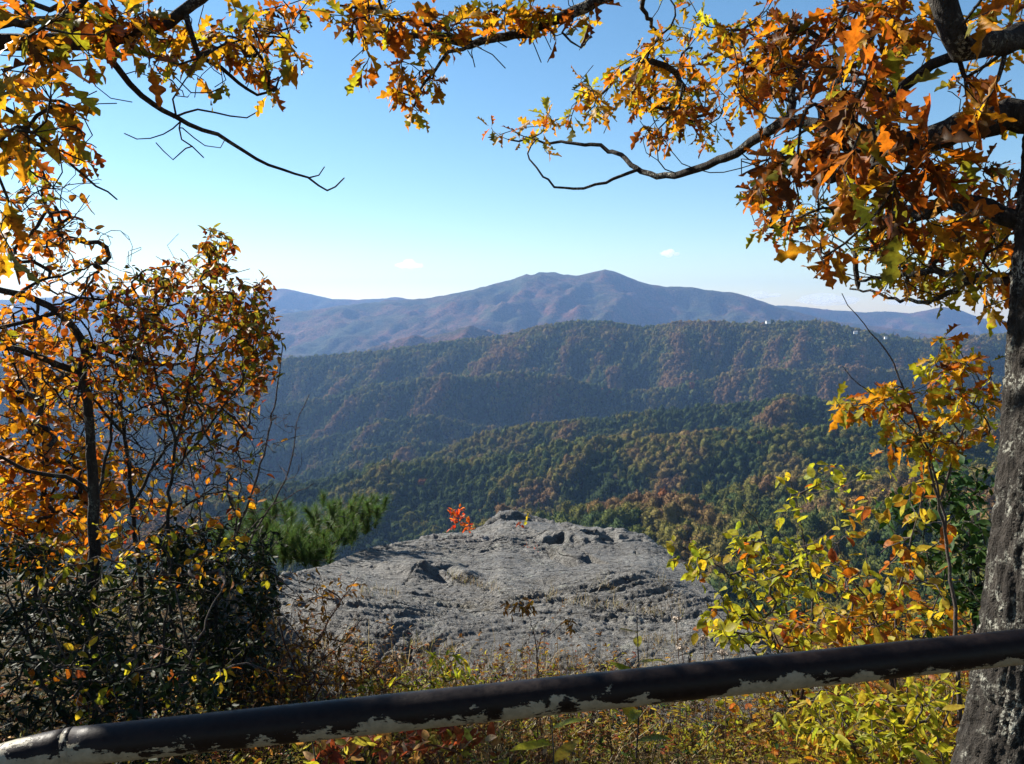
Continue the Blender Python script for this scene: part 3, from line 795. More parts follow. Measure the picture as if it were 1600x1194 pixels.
# ================================================================ branching
class Skel:
    """A branching skeleton: main branches are drawn, twigs reach out to target points."""
    def __init__(self, seed=0):
        self.p = []; self.par = []; self.tag = []; self.fix = []
        self.r = np.random.default_rng(seed)
    def add(self, p, par, tg, fix):
        self.p.append(np.asarray(p, float)); self.par.append(par); self.tag.append(tg); self.fix.append(fix)
        return len(self.p) - 1
    def nearest(self, q):
        a = np.array(self.p); return int(np.argmin(((a - q) ** 2).sum(1)))
    def branch(self, pts, r0, r1, tg, attach=None, step=.05, wob=.0):
        pts = [np.asarray(q, float) for q in pts]
        par = -1
        if attach is not None or self.p:
            if attach != 'root':
                par = self.nearest(pts[0]) if attach is None else attach
        c = catmull(pts, step)
        n = len(c)
        c = c + wob * self.r.normal(size=c.shape) * np.minimum(1, np.arange(n) / 3)[:, None]
        rad = np.linspace(r0, r1, n)
        ids = []
        for q, rr in zip(c, rad):
            par = self.add(q, par, tg, rr); ids.append(par)
        return ids
    def grow(self, targets, step=.06, jit=.12, back=.5, tg=-1, lift=0.0, maxd=9):
        T = np.asarray(targets, float)
        A = np.array(self.p)
        D = np.sqrt(((T[:, None] - A[None]) ** 2).sum(2)); bi = D.argmin(1); bd = D.min(1)
        left = np.ones(len(T), bool); tips = []
        for _ in range(len(T)):
            k = int(np.where(left, bd, 1e9).argmin()); left[k] = False
            if bd[k] > maxd: break
            s = int(bi[k]); L = bd[k]
            for _b in range(int(back * L / step)):
                if self.par[s] >= 0 and self.tag[s] == tg: s = self.par[s]
            p0 = self.p[s]; p1 = T[k]; L = np.linalg.norm(p1 - p0)
            if self.par[s] >= 0:
                d0 = p0 - self.p[self.par[s]]; d0 = d0 / (np.linalg.norm(d0) + 1e-9)
            else: d0 = (p1 - p0) / (L + 1e-9)
            m = p0 + d0 * L * .35 + (p1 - p0) * .25 + np.array((0, 0, lift * L)) + self.r.normal(size=3) * jit * L
            n = max(2, int(L / step))
            prev = s; new = []
            for u in np.linspace(0, 1, n + 1)[1:]:
                q = (1 - u) ** 2 * p0 + 2 * u * (1 - u) * m + u * u * p1 + self.r.normal(size=3) * jit * .06 * L * (u < 1)
                prev = self.add(q, prev, tg, 0); new.append(prev)
            tips.append((k, new))
            N = np.array([self.p[i] for i in new])
            d = np.sqrt(((T[:, None] - N[None]) ** 2).sum(2)); j = d.argmin(1); dm = d.min(1)
            up = dm < bd
            bd[up] = dm[up]; bi[up] = np.array(new)[j[up]]
        return tips
    def radii(self, tip=.0018, ex=2.3):
        n = len(self.p); acc = np.zeros(n); kids = np.zeros(n, int)
        for i in range(n):
            if self.par[i] >= 0: kids[self.par[i]] += 1
        rad = np.zeros(n)
        for i in range(n - 1, -1, -1):
            v = acc[i] ** (1 / ex) if acc[i] > 0 else tip
            rad[i] = max(self.fix[i], tip) if self.fix[i] > 0 else max(v, tip)
            if self.par[i] >= 0 and self.fix[i] == 0: acc[self.par[i]] += rad[i] ** ex
        return rad
    def meshes(self, root, names, mats, tip=.0018, sides=(10, 6, 4), disp=None, cap=.02):
        rad = self.radii(tip)
        n = len(self.p); kids = [[] for _ in range(n)]
        for i in range(n):
            if self.par[i] >= 0: kids[self.par[i]].append(i)
        starts = []
        cont = np.full(n, -1)
        for i in range(n):
            same = [k for k in kids[i] if self.tag[k] == self.tag[i]]
            if same:
                b = max(same, key=lambda k: (self.fix[k] > 0, rad[k])); cont[i] = b
            for k in kids[i]:
                if k != cont[i]: starts.append((i, k))
            if self.par[i] < 0: starts.append((-1, i))
        buf = {}
        P_ = self.p
        for par, s in starts:
            ch = []; rr = []
            if par >= 0:
                ch.append(P_[par]); rr.append(min(rad[par] * .8, rad[s]) if self.fix[s] == 0 else rad[s])
            k = s
            while k >= 0:
                ch.append(P_[k]); rr.append(rad[k]); k = cont[k]
            if len(ch) < 2: continue
            mr = max(rr)
            sd = sides[0] if mr > .02 else sides[1] if mr > .005 else sides[2]
            if self.fix[s] == 0: rr = np.minimum(np.array(rr), cap)
            V, Q, T = tube(ch, rr, sd, cap=False, disp=disp if mr > .012 else None)
            b = buf.setdefault(self.tag[s], [[], [], 0])
            b[0].append(V); b[1].append(Q + b[2]); b[2] += len(V)
        for tg, b in sorted(buf.items()):
            nm = names.get(tg, names[-1]); mt = mats.get(tg, mats[-1])
            o = child(nm, np.concatenate(b[0]), np.concatenate(b[1]), None, mt, root)
            if nm == 'twigs': o['kind'] = 'stuff'

def unit(v):
    v = np.asarray(v, float); return v / (np.linalg.norm(v, axis=-1, keepdims=True) + 1e-9)

class Leaves:
    def __init__(self, seed): self.r = np.random.default_rng(seed); self.L = []
    def put(self, pos, d, nrm, size, vset, bias=None):
        w = np.array([v['w'] for v in vset]) if bias is None else bias
        self.L.append((np.asarray(pos, float), unit(d), np.asarray(nrm, float), size, vset, int(self.r.choice(len(vset), p=w / w.sum()))))
    def whorl(self, pos, d, n, size, vset, spread=.8, droop=.25, bias=None, up=.9):
        for _ in range(n):
            dd = unit(unit(d) * .55 + self.r.normal(size=3) * spread * .6 + np.array((0, 0, -droop)))
            nn = np.array((0, 0, up)) + self.r.normal(size=3) * .55
            self.put(pos + dd * .008 - unit(d) * self.r.uniform(0, .05), dd, nn, size * self.r.uniform(.5, 1.3), vset, bias)
    def build(self, root, n_obj, name='leaf', rest='leaves'):
        L = self.L
        if not L: return
        pos = np.array([l[0] for l in L]); sz = np.array([l[3] for l in L])
        d = np.array([l[1] for l in L]); nn = np.array([l[2] for l in L])
        x = unit(np.cross(d, nn)); z = np.cross(x, d)
        M = np.stack([x, d, z], -1) * sz[:, None, None]
        px, py, dep = to_px(pos + d * sz[:, None] * .5)
        vis = (px > -10) & (px < 1610) & (py > -10) & (py < 1204) & (dep > .2)
        score = np.where(vis, sz / np.maximum(dep, .2), -1)
        order = np.argsort(-score)
        top = [k for k in order[:n_obj] if score[k] > 0]
        base = np.array(root.location)
        for k in top:
            v = L[k][4][L[k][5]]
            o = bpy.data.objects.new(name, v['me'])
            m = Matrix.Identity(4)
            for a in range(3):
                for b in range(3): m[a][b] = M[k, a, b]
                m[a][3] = pos[k, a] - base[a]
            COL.objects.link(o); o.parent = root; o.matrix_basis = m
        chosen = np.zeros(len(L), bool); chosen[top] = True
        VV, QQ, CC, off = [], [], [], 0
        groups = {}
        for k in np.where(~chosen)[0]: groups.setdefault((id(L[k][4]), L[k][5]), []).append(k)
        for ks in groups.values():
            v = L[ks[0]][4][L[ks[0]][5]]
            W = np.einsum('kab,nb->kna', M[ks], v['V']) + pos[ks][:, None]
            n = len(v['V'])
            jit = self.r.uniform(.75, 1.2, (len(ks), 1, 1))
            VV.append(W.reshape(-1, 3)); CC.append((v['C'][None] * jit).reshape(-1, 3))
            QQ.append((v['Q'][None] + (np.arange(len(ks)) * n)[:, None, None]).reshape(-1, 4) + off)
            off += len(ks) * n
        if VV:
            o = child(rest, np.concatenate(VV), np.concatenate(QQ), None, L[0][4][0]['mat'], root, np.clip(np.concatenate(CC), .003, .95))
            o['kind'] = 'stuff'

def blob(r, cx, cy, rx, ry, d0, d1, n, dens=.6):
    """n points in an ellipse of the picture, spread over a depth range."""
    a = r.uniform(0, 2 * np.pi, n); q = r.uniform(0, 1, n) ** dens
    return P(cx + rx * q * np.cos(a), cy + ry * q * np.sin(a), r.uniform(d0, d1, n))

def bias(vset, wts):
    k = len(vset) // len(wts)
    return np.repeat(np.array(wts, float), k)

# ================================================================ the oak on the right
def bark_disp(pts, th, rr):
    z = pts[:, 2][:, None] + 0 * th[None]; a = np.cos(th)[None] + 0 * z; b = np.sin(th)[None] + 0 * z
    x = pts[:, 0][:, None] + a * rr * 9
    f = ridged(a * 3.2 + x * .6, b * 3.2 + z * 2.2 + pts[:, 1][:, None], 3, 7)
    return 1 + .06 * f

def trunk_mesh(pts, radii, sides, step, seed, amp):
    c = catmull(pts, step)
    _q = np.asarray(pts, float); _l = np.concatenate([[0], np.cumsum(np.linalg.norm(np.diff(_q, axis=0), axis=1))]); rad = np.interp(np.linspace(0, 1, len(c)), _l / _l[-1], radii)
    def disp(pts_, th, rr):
        z = np.arange(len(pts_))[:, None] * step + 0 * th[None]
        a = np.cos(th)[None] + 0 * z; b = np.sin(th)[None] + 0 * z
        k = rr.mean() / .16
        w = .15 * fbm(a * 2, b * 2, z * 3, 2, seed + 4)
        f = 1 - np.abs(vnoise(a * 11 * k + w * 5, b * 11 * k + w * 5, z * 11, seed)) * 2.4
        g = fbm(a * 22 * k, b * 22 * k, z * 40, 3, seed + 1, .7)
        h = fbm(a * 1.5, b * 1.5, z * 1.5, 2, seed + 2)
        return 1 + amp * (-.9 * np.clip(f, 0, 1) + .45 * g) + .05 * h
    return tube(c, rad, sides, True, disp)

oak = empty('oak_tree', tuple(P(1612, 1330, 2.3)), 'lichen-barked oak with orange lobed leaves behind the right end of the rail', 'tree')
S = Skel(1)
tr = [P(1606, 1420, 2.3), P(1606, 1250, 2.3), P(1616, 1150, 2.3), P(1630, 1000, 2.3), P(1646, 800, 2.3), P(1654, 600, 2.3), P(1664, 400, 2.3), P(1676, 150, 2.3), P(1690, -150, 2.35), P(1700, -500, 2.5), P(1650, -900, 2.7)]
V, Q, T = trunk_mesh(tr, [.235, .198, .178, .162, .146, .136, .128, .112, .10, .085, .05], 160, .0095, 3, .085)
child('trunk', V, Q, T, BARK_OAK, oak)
S.branch(tr, .1, .04, 0, 'root', .08)
LM = 1
def limb(pts, r0, r1, wob=.006):
    global LM
    ids = S.branch([P(*q) for q in pts], r0, r1, LM, None, .045, wob); LM += 1
    return ids
limb([(1674, 190, 2.3), (1600, 178, 2.3), (1520, 198, 2.35), (1450, 216, 2.45), (1370, 236, 2.6), (1325, 255, 2.75), (1295, 272, 2.9)], .048, .026)
limb([(1370, 236, 2.6), (1310, 208, 2.75), (1245, 188, 2.9), (1195, 202, 3.05), (1150, 238, 3.2), (1090, 262, 3.35), (1038, 277, 3.5), (995, 262, 3.6), (950, 232, 3.75), (900, 224, 3.85), (850, 222, 3.95), (795, 215, 4.0)], .024, .004)
limb([(1000, 264, 3.58), (945, 284, 3.6), (882, 293, 3.6), (846, 272, 3.65), (826, 240, 3.7), (838, 216, 3.7)], .008, .003)
limb([(1235, 190, 2.92), (1238, 145, 2.95), (1262, 85, 3.0), (1300, 45, 3.0), (1330, -20, 3.0)], .016, .008)
limb([(1372, 234, 2.6), (1392, 160, 2.55), (1432, 118, 2.5), (1482, 90, 2.45), (1540, 70, 2.35)], .020, .014)
limb([(1690, 60, 2.3), (1590, 62, 2.15), (1505, 74, 2.05), (1478, 30, 2.05), (1452, -50, 2.05), (1400, -200, 2.1)], .036, .026)
limb([(1663, 380, 2.3), (1590, 336, 2.35), (1520, 316, 2.45), (1440, 330, 2.65), (1390, 336, 2.9), (1310, 345, 3.2), (1235, 362, 3.5)], .030, .006)
limb([(1662, 440, 2.3), (1600, 432, 2.5), (1540, 433, 2.8), (1450, 424, 3.1), (1400, 430, 3.3), (1340, 440, 3.5)], .026, .005)
limb([(1540, 433, 2.8), (1490, 452, 3.0), (1440, 472, 3.2), (1385, 462, 3.4), (1330, 450, 3.6)], .012, .004)
limb([(1690, -230, 2.35), (1450, -330, 2.5), (1200, -190, 2.75), (1010, -45, 2.95), (935, -2, 3.0), (880, 28, 3.0), (806, 52, 3.05), (735, 68, 3.1), (650, 56, 3.15), (570, 46, 3.2)], .05, .006)
limb([(806, 52, 3.05), (740, 66, 3.0), (690, 92, 3.0), (662, 128, 3.0), (645, 165, 3.0)], .010, .004)
limb([(735, 68, 3.1), (670, 40, 3.0), (600, 20, 2.95), (530, 12, 2.9)], .010, .004)
limb([(1010, -45, 2.95), (1002, 0, 3.2), (1014, 34, 3.4), (1026, 58, 3.5), (1010, 90, 3.6)], .012, .006)
limb([(1026, 56, 3.5), (1048, 42, 3.5), (1054, 12, 3.5), (1036, -10, 3.5)], .005, .003)
limb([(930, 2, 3.0), (880, 50, 3.0), (890, 68, 3.0), (908, 72, 3.0), (920, 55, 3.0)], .006, .003)
r = S.r
tg = []; info = []
def clusters(cx, cy, rx, ry, d0, d1, n, k, size, b, drp=.25):
    pts = blob(r, cx, cy, rx, ry, d0, d1, max(2, int(n * .9)))
    for q in pts: tg.append(q); info.append((max(2, k - 1), size * .64, b, drp))
#          YG  GO  AM  OR  RU  BR  OL
B_YEL = [2.6, 3.0, 1.6, .8, .3, .1, .8]
B_ORG = [1.0, 2.5, 2.6, 2.1, 1.2, .4, .6]
B_RUS = [.15, .25, .8, 2.2, 3.2, 2.0, .5]
clusters(800, 208, 50, 16, 3.8, 4.2, 10, 4, .11, B_YEL)
clusters(872, 232, 22, 14, 3.8, 4.0, 3, 4, .12, B_YEL)
clusters(890, 190, 45, 30, 3.7, 4.2, 12, 5, .12, B_YEL)
clusters(960, 130, 70, 45, 3.6, 4.3, 30, 5, .13, B_YEL)
clusters(1040, 110, 75, 60, 3.4, 4.4, 42, 5, .13, B_ORG)
clusters(1070, 180, 75, 60, 3.4, 4.2, 40, 5, .13, B_ORG)
clusters(1110, 60, 60, 35, 3.4, 4.2, 18, 5, .13, B_YEL)
clusters(1180, 40, 50, 45, 3.0, 3.8, 18, 5, .14, B_ORG)
clusters(1190, 120, 70, 60, 2.8, 3.6, 30, 5, .14, B_ORG)
clusters(1270, 60, 80, 60, 2.6, 3.4, 30, 5, .15, B_RUS)
clusters(1380, 40, 90, 50, 2.3, 3.2, 34, 5, .15, B_ORG)
clusters(1330, 150, 100, 70, 2.1, 3.0, 38, 5, .155, B_RUS)
clusters(1250, 240, 80, 50, 2.3, 3.0, 26, 5, .15, B_RUS)
clusters(1400, 250, 110, 60, 1.9, 2.6, 34, 5, .15, B_RUS)
clusters(1200, 310, 50, 40, 2.8, 3.5, 16, 5, .13, B_RUS)
clusters(1250, 330, 90, 50, 3.0, 4.0, 26, 5, .12, B_YEL)
clusters(1275, 390, 45, 25, 2.0, 2.4, 5, 5, .14, B_RUS, .5)
clusters(1340, 300, 30, 30, 1.7, 2.0, 4, 4, .13, B_YEL, .5)
clusters(1400, 380, 90, 40, 3.0, 4.2, 36, 5, .11, B_YEL)
clusters(1520, 380, 80, 50, 2.6, 3.8, 30, 5, .12, B_ORG)
clusters(1430, 440, 90, 26, 3.0, 3.8, 32, 5, .11, B_YEL)
clusters(1540, 300, 60, 50, 2.4, 3.4, 20, 5, .14, B_RUS)
clusters(1530, 130, 70, 60, 2.0, 3.0, 20, 4, .14, B_ORG)
clusters(1560, 30, 50, 40, 1.9, 2.8, 14, 5, .14, B_ORG)
clusters(1480, 340, 90, 60, 2.0, 2.5, 14, 4, .15, B_RUS, .4)
clusters(1560, 480, 30, 30, 2.4, 2.9, 5, 3, .12, B_ORG, .5)
clusters(1480, 400, 110, 60, 2.8, 4.0, 44, 5, .11, B_YEL)
clusters(1570, 420, 40, 60, 2.5, 3.4, 18, 5, .12, B_ORG)
clusters(1340, 350, 80, 40, 3.0, 4.0, 24, 5, .11, B_YEL)
clusters(545, 30, 60, 32, 2.7, 3.2, 16, 5, .135, B_ORG)
clusters(620, 40, 60, 40, 2.8, 3.3, 22, 5, .135, B_ORG)
clusters(590, 105, 25, 22, 2.7, 3.0, 4, 4, .15, B_YEL, .6)
clusters(640, 115, 40, 40, 2.9, 3.2, 16, 5, .12, B_ORG, .5)
clusters(650, 160, 20, 20, 3.0, 3.1, 4, 4, .12, B_YEL, .8)
clusters(720, 35, 60, 32, 2.9, 3.3, 20, 5, .135, B_ORG)
clusters(810, 25, 70, 26, 2.9, 3.3, 20, 5, .135, B_ORG)
clusters(890, 25, 45, 35, 2.9, 3.2, 12, 5, .12, B_ORG)
clusters(1040, -10, 50, 14, 3.2, 3.6, 4, 4, .13, B_YEL)
# crown above the picture
clusters(1300, -180, 320, 120, 2.2, 4.2, 60, 5, .16, B_RUS)
clusters(800, -140, 320, 90, 2.4, 4.0, 40, 5, .15, B_ORG)
clusters(1700, -250, 260, 260, 1.6, 3.6, 40, 5, .16, B_RUS)
tips = S.grow(tg, .05, .14, .6, -1, .03, 2.2)
S.grow(np.concatenate([blob(r, 1300, 200, 280, 190, 2.4, 3.6, 110), blob(r, 1430, 390, 150, 80, 2.6, 3.8, 70), blob(r, 1020, 150, 130, 90, 3.5, 4.2, 50), blob(r, 700, 60, 200, 60, 2.9, 3.2, 30)]), .05, .18, .5, -1, .0, 2)
LV = Leaves(2)
for k, ids in tips:
    n_, sz, b, drp = info[k]
    p1 = S.p[ids[-1]]; p0 = S.p[ids[-2]] if len(ids) > 1 else S.p[S.par[ids[-1]]]
    bb = bias(OAK, b)
    LV.whorl(p1, p1 - p0, int(n_ + r.integers(-1, 2)), sz, OAK, .85, drp, bb, .8)
    if len(ids) > 3 and r.uniform() < .6:
        q = S.p[ids[len(ids) // 2]]
        LV.whorl(q, p1 - p0, 2, sz * .85, OAK, 1.0, drp, bb, .8)
names = {i: 'limb' for i in range(1, LM)}; names[-1] = 'twigs'
mats = {i: BARK_OAK for i in range(1, LM)}; mats[-1] = BARK_DARK
# the drawn trunk line only carries the limbs; its own mesh is the bark trunk above
_keep = [i for i in range(len(S.p))]
S_tag0 = [i for i in _keep if S.tag[i] == 0]
names[0] = 'heartwood'; mats[0] = BARK_OAK
for i in S_tag0: S.fix[i] = min(S.fix[i], .03)
S.meshes(oak, names, mats, .0019, (12, 7, 4), bark_disp)
for o in [c for c in oak.children if c.name.startswith('heartwood')]: bpy.data.objects.remove(o)
LV.build(oak, 300)
print('oak leaves', len(LV.L))

# ================================================================ the oak on the left (its trunk stands outside the picture)
oakl = empty('oak_tree', (-2.9, 2.9, 0), 'oak branches with golden lobed leaves reaching in from the upper left', 'tree')
S = Skel(3); LM = 1
V, Q, T = trunk_mesh([(-2.9, 2.9, -.4), (-2.9, 2.9, .6), (-2.85, 2.85, 1.8), (-2.8, 2.8, 3.0), (-2.7, 2.8, 4.4)], [.22, .17, .15, .12, .07], 90, .02, 9, .07)
child('trunk', V, Q, T, BARK_OAK, oakl)
S.branch([(-2.9, 2.9, 0), (-2.85, 2.85, 1.8), (-2.8, 2.8, 3.0), (-2.7, 2.8, 4.4)], .05, .04, 0, 'root', .1)
limb([(-470, 130, 2.75), (-250, 90, 2.65), (0, 68, 2.6), (110, 66, 2.6), (180, 62, 2.6), (260, 34, 2.6), (330, -20, 2.6)], .045, .016)
limb([(130, 66, 2.6), (165, 85, 2.6), (200, 130, 2.65), (240, 165, 2.7), (295, 192, 2.75), (360, 222, 2.8), (420, 257, 2.85), (480, 278, 2.9), (512, 296, 2.95), (537, 282, 3.0)], .013, .0025, .003)
limb([(270, 184, 2.73), (310, 172, 2.75), (360, 180, 2.8), (385, 184, 2.8), (405, 174, 2.8)], .004, .002, .002)
limb([(282, 190, 2.74), (255, 210, 2.7), (215, 217, 2.7), (193, 208, 2.7)], .0035, .002, .002)
limb([(280, 200, 2.74), (284, 218, 2.75), (300, 230, 2.75), (318, 246, 2.75)], .003, .002, .002)
limb([(290, 232, 2.75), (270, 250, 2.75), (255, 235, 2.75), (243, 223, 2.75)], .0025, .0015, .002)
limb([(275, 180, 2.73), (270, 155, 2.7), (280, 140, 2.7), (292, 118, 2.7)], .0035, .002, .002)
limb([(482, 278, 2.9), (498, 274, 2.9), (507, 261, 2.9)], .003, .002, .001)
limb([(285, 200, 2.75), (320, 228, 2.78), (345, 232, 2.8), (352, 215, 2.8)], .0025, .0015, .002)
limb([(290, 20, 2.6), (300, 55, 2.6), (312, 85, 2.62), (345, 105, 2.65), (372, 128, 2.7), (400, 148, 2.75), (430, 135, 2.75), (440, 115, 2.8)], .010, .0025, .003)
limb([(312, 85, 2.62), (350, 70, 2.7), (400, 58, 2.75), (445, 60, 2.8), (465, 75, 2.8)], .006, .0025, .003)
limb([(-300, 180, 2.6), (-100, 130, 2.5), (0, 165, 2.45), (60, 208, 2.5), (110, 255, 2.55), (150, 292, 2.6), (186, 312, 2.65)], .016, .0025, .003)
limb([(-250, 60, 2.65), (-60, 30, 2.5), (60, 36, 2.5), (160, -10, 2.5)], .02, .01)
r = S.r; tg = []; info = []
B_L = [1.1, 2.6, 2.6, 1.8, 1.0, .5, 1.0]
clusters(60, 110, 90, 55, 2.0, 2.6, 18, 5, .14, B_L)
clusters(50, 30, 90, 40, 2.2, 2.9, 18, 5, .14, [.6, 1.4, 2, 2, 1.6, .8, 2])
clusters(170, 30, 80, 36, 2.3, 2.8, 26, 5, .14, [.5, 1.4, 2, 2, 1.6, .8, 2.4])
clusters(260, 60, 80, 50, 2.4, 2.9, 22, 5, .13, B_L)
clusters(370, 50, 80, 50, 2.5, 3.0, 26, 5, .125, B_L)
clusters(430, 100, 40, 40, 2.6, 3.0, 12, 5, .12, [.6, 2, 2.4, 2.4, 1.2, .3, .5])
clusters(240, 105, 20, 20, 2.6, 2.7, 3, 4, .12, B_L, .6)
clusters(330, 130, 20, 10, 2.6, 2.8, 3, 3, .12, B_L, .4)
clusters(430, 150, 14, 16, 2.7, 2.8, 3, 3, .12, B_L, .8)
clusters(40, 190, 90, 60, 2.2, 2.7, 22, 5, .12, B_L)
clusters(90, 250, 70, 50, 2.3, 2.8, 14, 4, .12, [.4, 2, 2.6, 2.6, 1.2, .4, .6], .6)
clusters(20, 330, 40, 40, 2.1, 2.5, 8, 4, .13, [.4, 1.5, 2, 2.6, 1.6, .8, .8], .5)
clusters(10, 400, 30, 40, 2.0, 2.4, 4, 4, .14, [.2, .8, 1, 2, 2.6, 1.6, 1], .5)
clusters(460, 20, 30, 26, 2.6, 3.0, 8, 5, .12, B_L)
clusters(-300, -50, 300, 250, 2.0, 4.2, 60, 5, .16, B_L)
clusters(150, -180, 300, 110, 2.2, 3.8, 40, 5, .15, B_L)
tips = S.grow(tg, .05, .14, .6, -1, .0, 2.5)
S.grow(np.concatenate([blob(r, 200, 80, 260, 90, 2.4, 3.0, 70), blob(r, 60, 230, 110, 100, 2.3, 2.8, 50)]), .05, .18, .5, -1, .0, 2)
LV = Leaves(4)
for k, ids in tips:
    n_, sz, b, drp = info[k]
    p1 = S.p[ids[-1]]; p0 = S.p[ids[-2]] if len(ids) > 1 else S.p[S.par[ids[-1]]]
    LV.whorl(p1, p1 - p0, int(n_ + r.integers(-1, 2)), sz, OAK, .85, drp, bias(OAK, b), .8)
names = {i: 'limb' for i in range(1, LM)}; names[-1] = 'twigs'; names[0] = 'heartwood'
mats = {i: BARK_DARK for i in range(0, LM)}; mats[-1] = BARK_DARK
S.meshes(oakl, names, mats, .0018, (10, 6, 4), bark_disp)
for o in [c for c in oakl.children if c.name.startswith('heartwood')]: bpy.data.objects.remove(o)
LV.build(oakl, 300)

# ================================================================ unseen trees, added behind and beside the viewpoint to shade the foreground
def big_tree(base, label, seed, centre, rad, n):
    root = empty('added_shade_tree', tuple(base), label, 'tree')
    s = Skel(seed); r_ = s.r
    top = np.array(centre) + (0, 0, .5)
    V, Q, T = trunk_mesh([base - (0, 0, .3), base + (0, 0, 1.5), base * .5 + top * .5, top], [.3, .24, .18, .08], 60, .05, seed, .06)
    child('trunk', V, Q, T, BARK_OAK, root)
    s.branch([base, base + (0, 0, 1.5), base * .5 + top * .5, top], .1, .05, 0, 'root', .15)
    d = unit(r_.normal(size=(n, 3))); q = np.array(centre) + d * np.array(rad) * (r_.uniform(.35, 1, n) ** .5)[:, None]
    lv = Leaves(seed)
    for k, ids in s.grow(q, .25, .12, .6, -1, .05, 9):
        p1 = s.p[ids[-1]]; p0 = s.p[ids[-2]] if len(ids) > 1 else s.p[s.par[ids[-1]]]
        lv.whorl(p1, p1 - p0, 9, .24, CROWN_S, 1.1, .2, None, .8)
    s.meshes(root, {0: 'heartwood', -1: 'twigs'}, {0: BARK_OAK, -1: BARK_DARK}, .004, (8, 6, 4), None, .06)
    for o in [c for c in root.children if c.name.startswith('heartwood')]: bpy.data.objects.remove(o)
    lv.build(root, 0)
big_tree(np.array((1.2, -4.2, 0.0)), 'unseen broad oak added behind the viewpoint to shade the rail', 91, (0.6, -3.4, 4.6), (5.2, 3.4, 2.8), 420)
big_tree(np.array((5.8, -.6, 0.0)), 'unseen broad oak added off to the right to shade the near trunk', 92, (5.6, -.2, 3.8), (2.6, 3.0, 2.6), 220)

# ================================================================ small trees and shrubs
def woody(name, base, label, category, seed, limbs, blobs, vset, size, n_obj, bark, step=.06, tip=.0018, per=(1, 2), whorl=2, droop=.15, up=.9, bare=(), cap=.02, spread=.9, bias_w=None, trunkdisp=True, group=None):
    """A shrub or small tree: drawn stems, twigs grown out to picture regions, leaves along the twigs."""
    root = empty(name, tuple(base), label, category, group)
    s = Skel(seed); rr = s.r
    names = {-1: 'twigs', -2: 'twigs'}; mats = {-1: bark, -2: bark}
    for i, (pts, r0, r1) in enumerate(limbs):
        s.branch([P(*q) if len(q) == 3 and abs(q[0]) + abs(q[1]) > 30 else q for q in pts], r0, r1, i + 1, 'root' if (i == 0 or pts[0][1] >= 1000 and i < 8 and r0 > 0 and pts[0] is not None and len(pts[0]) == 3 and pts[0][1] > 1090) else None, step, .004)
        names[i + 1] = 'trunk' if i == 0 and r0 > .02 else ('limb' if r0 > .012 else 'stem'); mats[i + 1] = bark
    lv = Leaves(seed + 1)
    pts = np.concatenate([blob(rr, *b) for b in blobs])
    tips = s.grow(pts, step, .16, .6, -1, .0, 4)
    bw = None if bias_w is None else bias(vset, bias_w)
    for k, ids in tips:
        p1 = s.p[ids[-1]]; p0 = s.p[ids[-2]] if len(ids) > 1 else s.p[s.par[ids[-1]]]
        lv.whorl(p1, p1 - p0, whorl, size, vset, spread, droop, bw, up)
        for j in ids[:-1][-5:]:
            if rr.uniform() < .75:
                for _ in range(int(rr.integers(per[0], per[1] + 1))):
                    lv.whorl(s.p[j], (p1 - p0) + rr.normal(size=3) * .05, 1, size, vset, spread, droop, bw, up)
    for b in bare:
        s.grow(blob(rr, *b), step, .2, .5, -2, .0, 4)
    s.meshes(root, names, mats, tip, (12, 6, 3), bark_disp if trunkdisp else None, cap)
    lv.build(root, n_obj)
    print(name, label[:40], len(lv.L), len(s.p))
    return root

def foot(px, d):
    q = P(px, 1100, d); return np.array((q[0], q[1], surf(q[0], q[1])))

# golden tree far left, behind the dark stems
woody('golden_tree', foot(40, 6.6), 'bright golden-leaved tree glowing behind the dark trunk at the left edge', 'tree', 21,
      [([(40, 1200, 6.6), (60, 900, 6.6), (70, 700, 6.5), (50, 560, 6.5), (60, 470, 6.5)], .035, .012), ([(68, 720, 6.5), (20, 620, 6.4), (-40, 560, 6.3)], .014, .005), ([(66, 800, 6.5), (120, 700, 6.6), (150, 620, 6.8)], .012, .004), ([(62, 860, 6.5), (10, 800, 6.4), (-60, 740, 6.3)], .012, .004)],
      [(30, 560, 90, 70, 5.9, 7.2, 110), (60, 660, 110, 80, 5.9, 7.2, 200), (60, 760, 130, 70, 5.8, 7.2, 220), (60, 840, 130, 50, 5.8, 7.0, 130), (160, 740, 60, 60, 6.2, 7.0, 40), (200, 780, 70, 30, 6.2, 7.0, 30)],
      OVAL_GOLD, .075, 220, BARK_DARK, .07, .003, (1, 2), 3, .25)
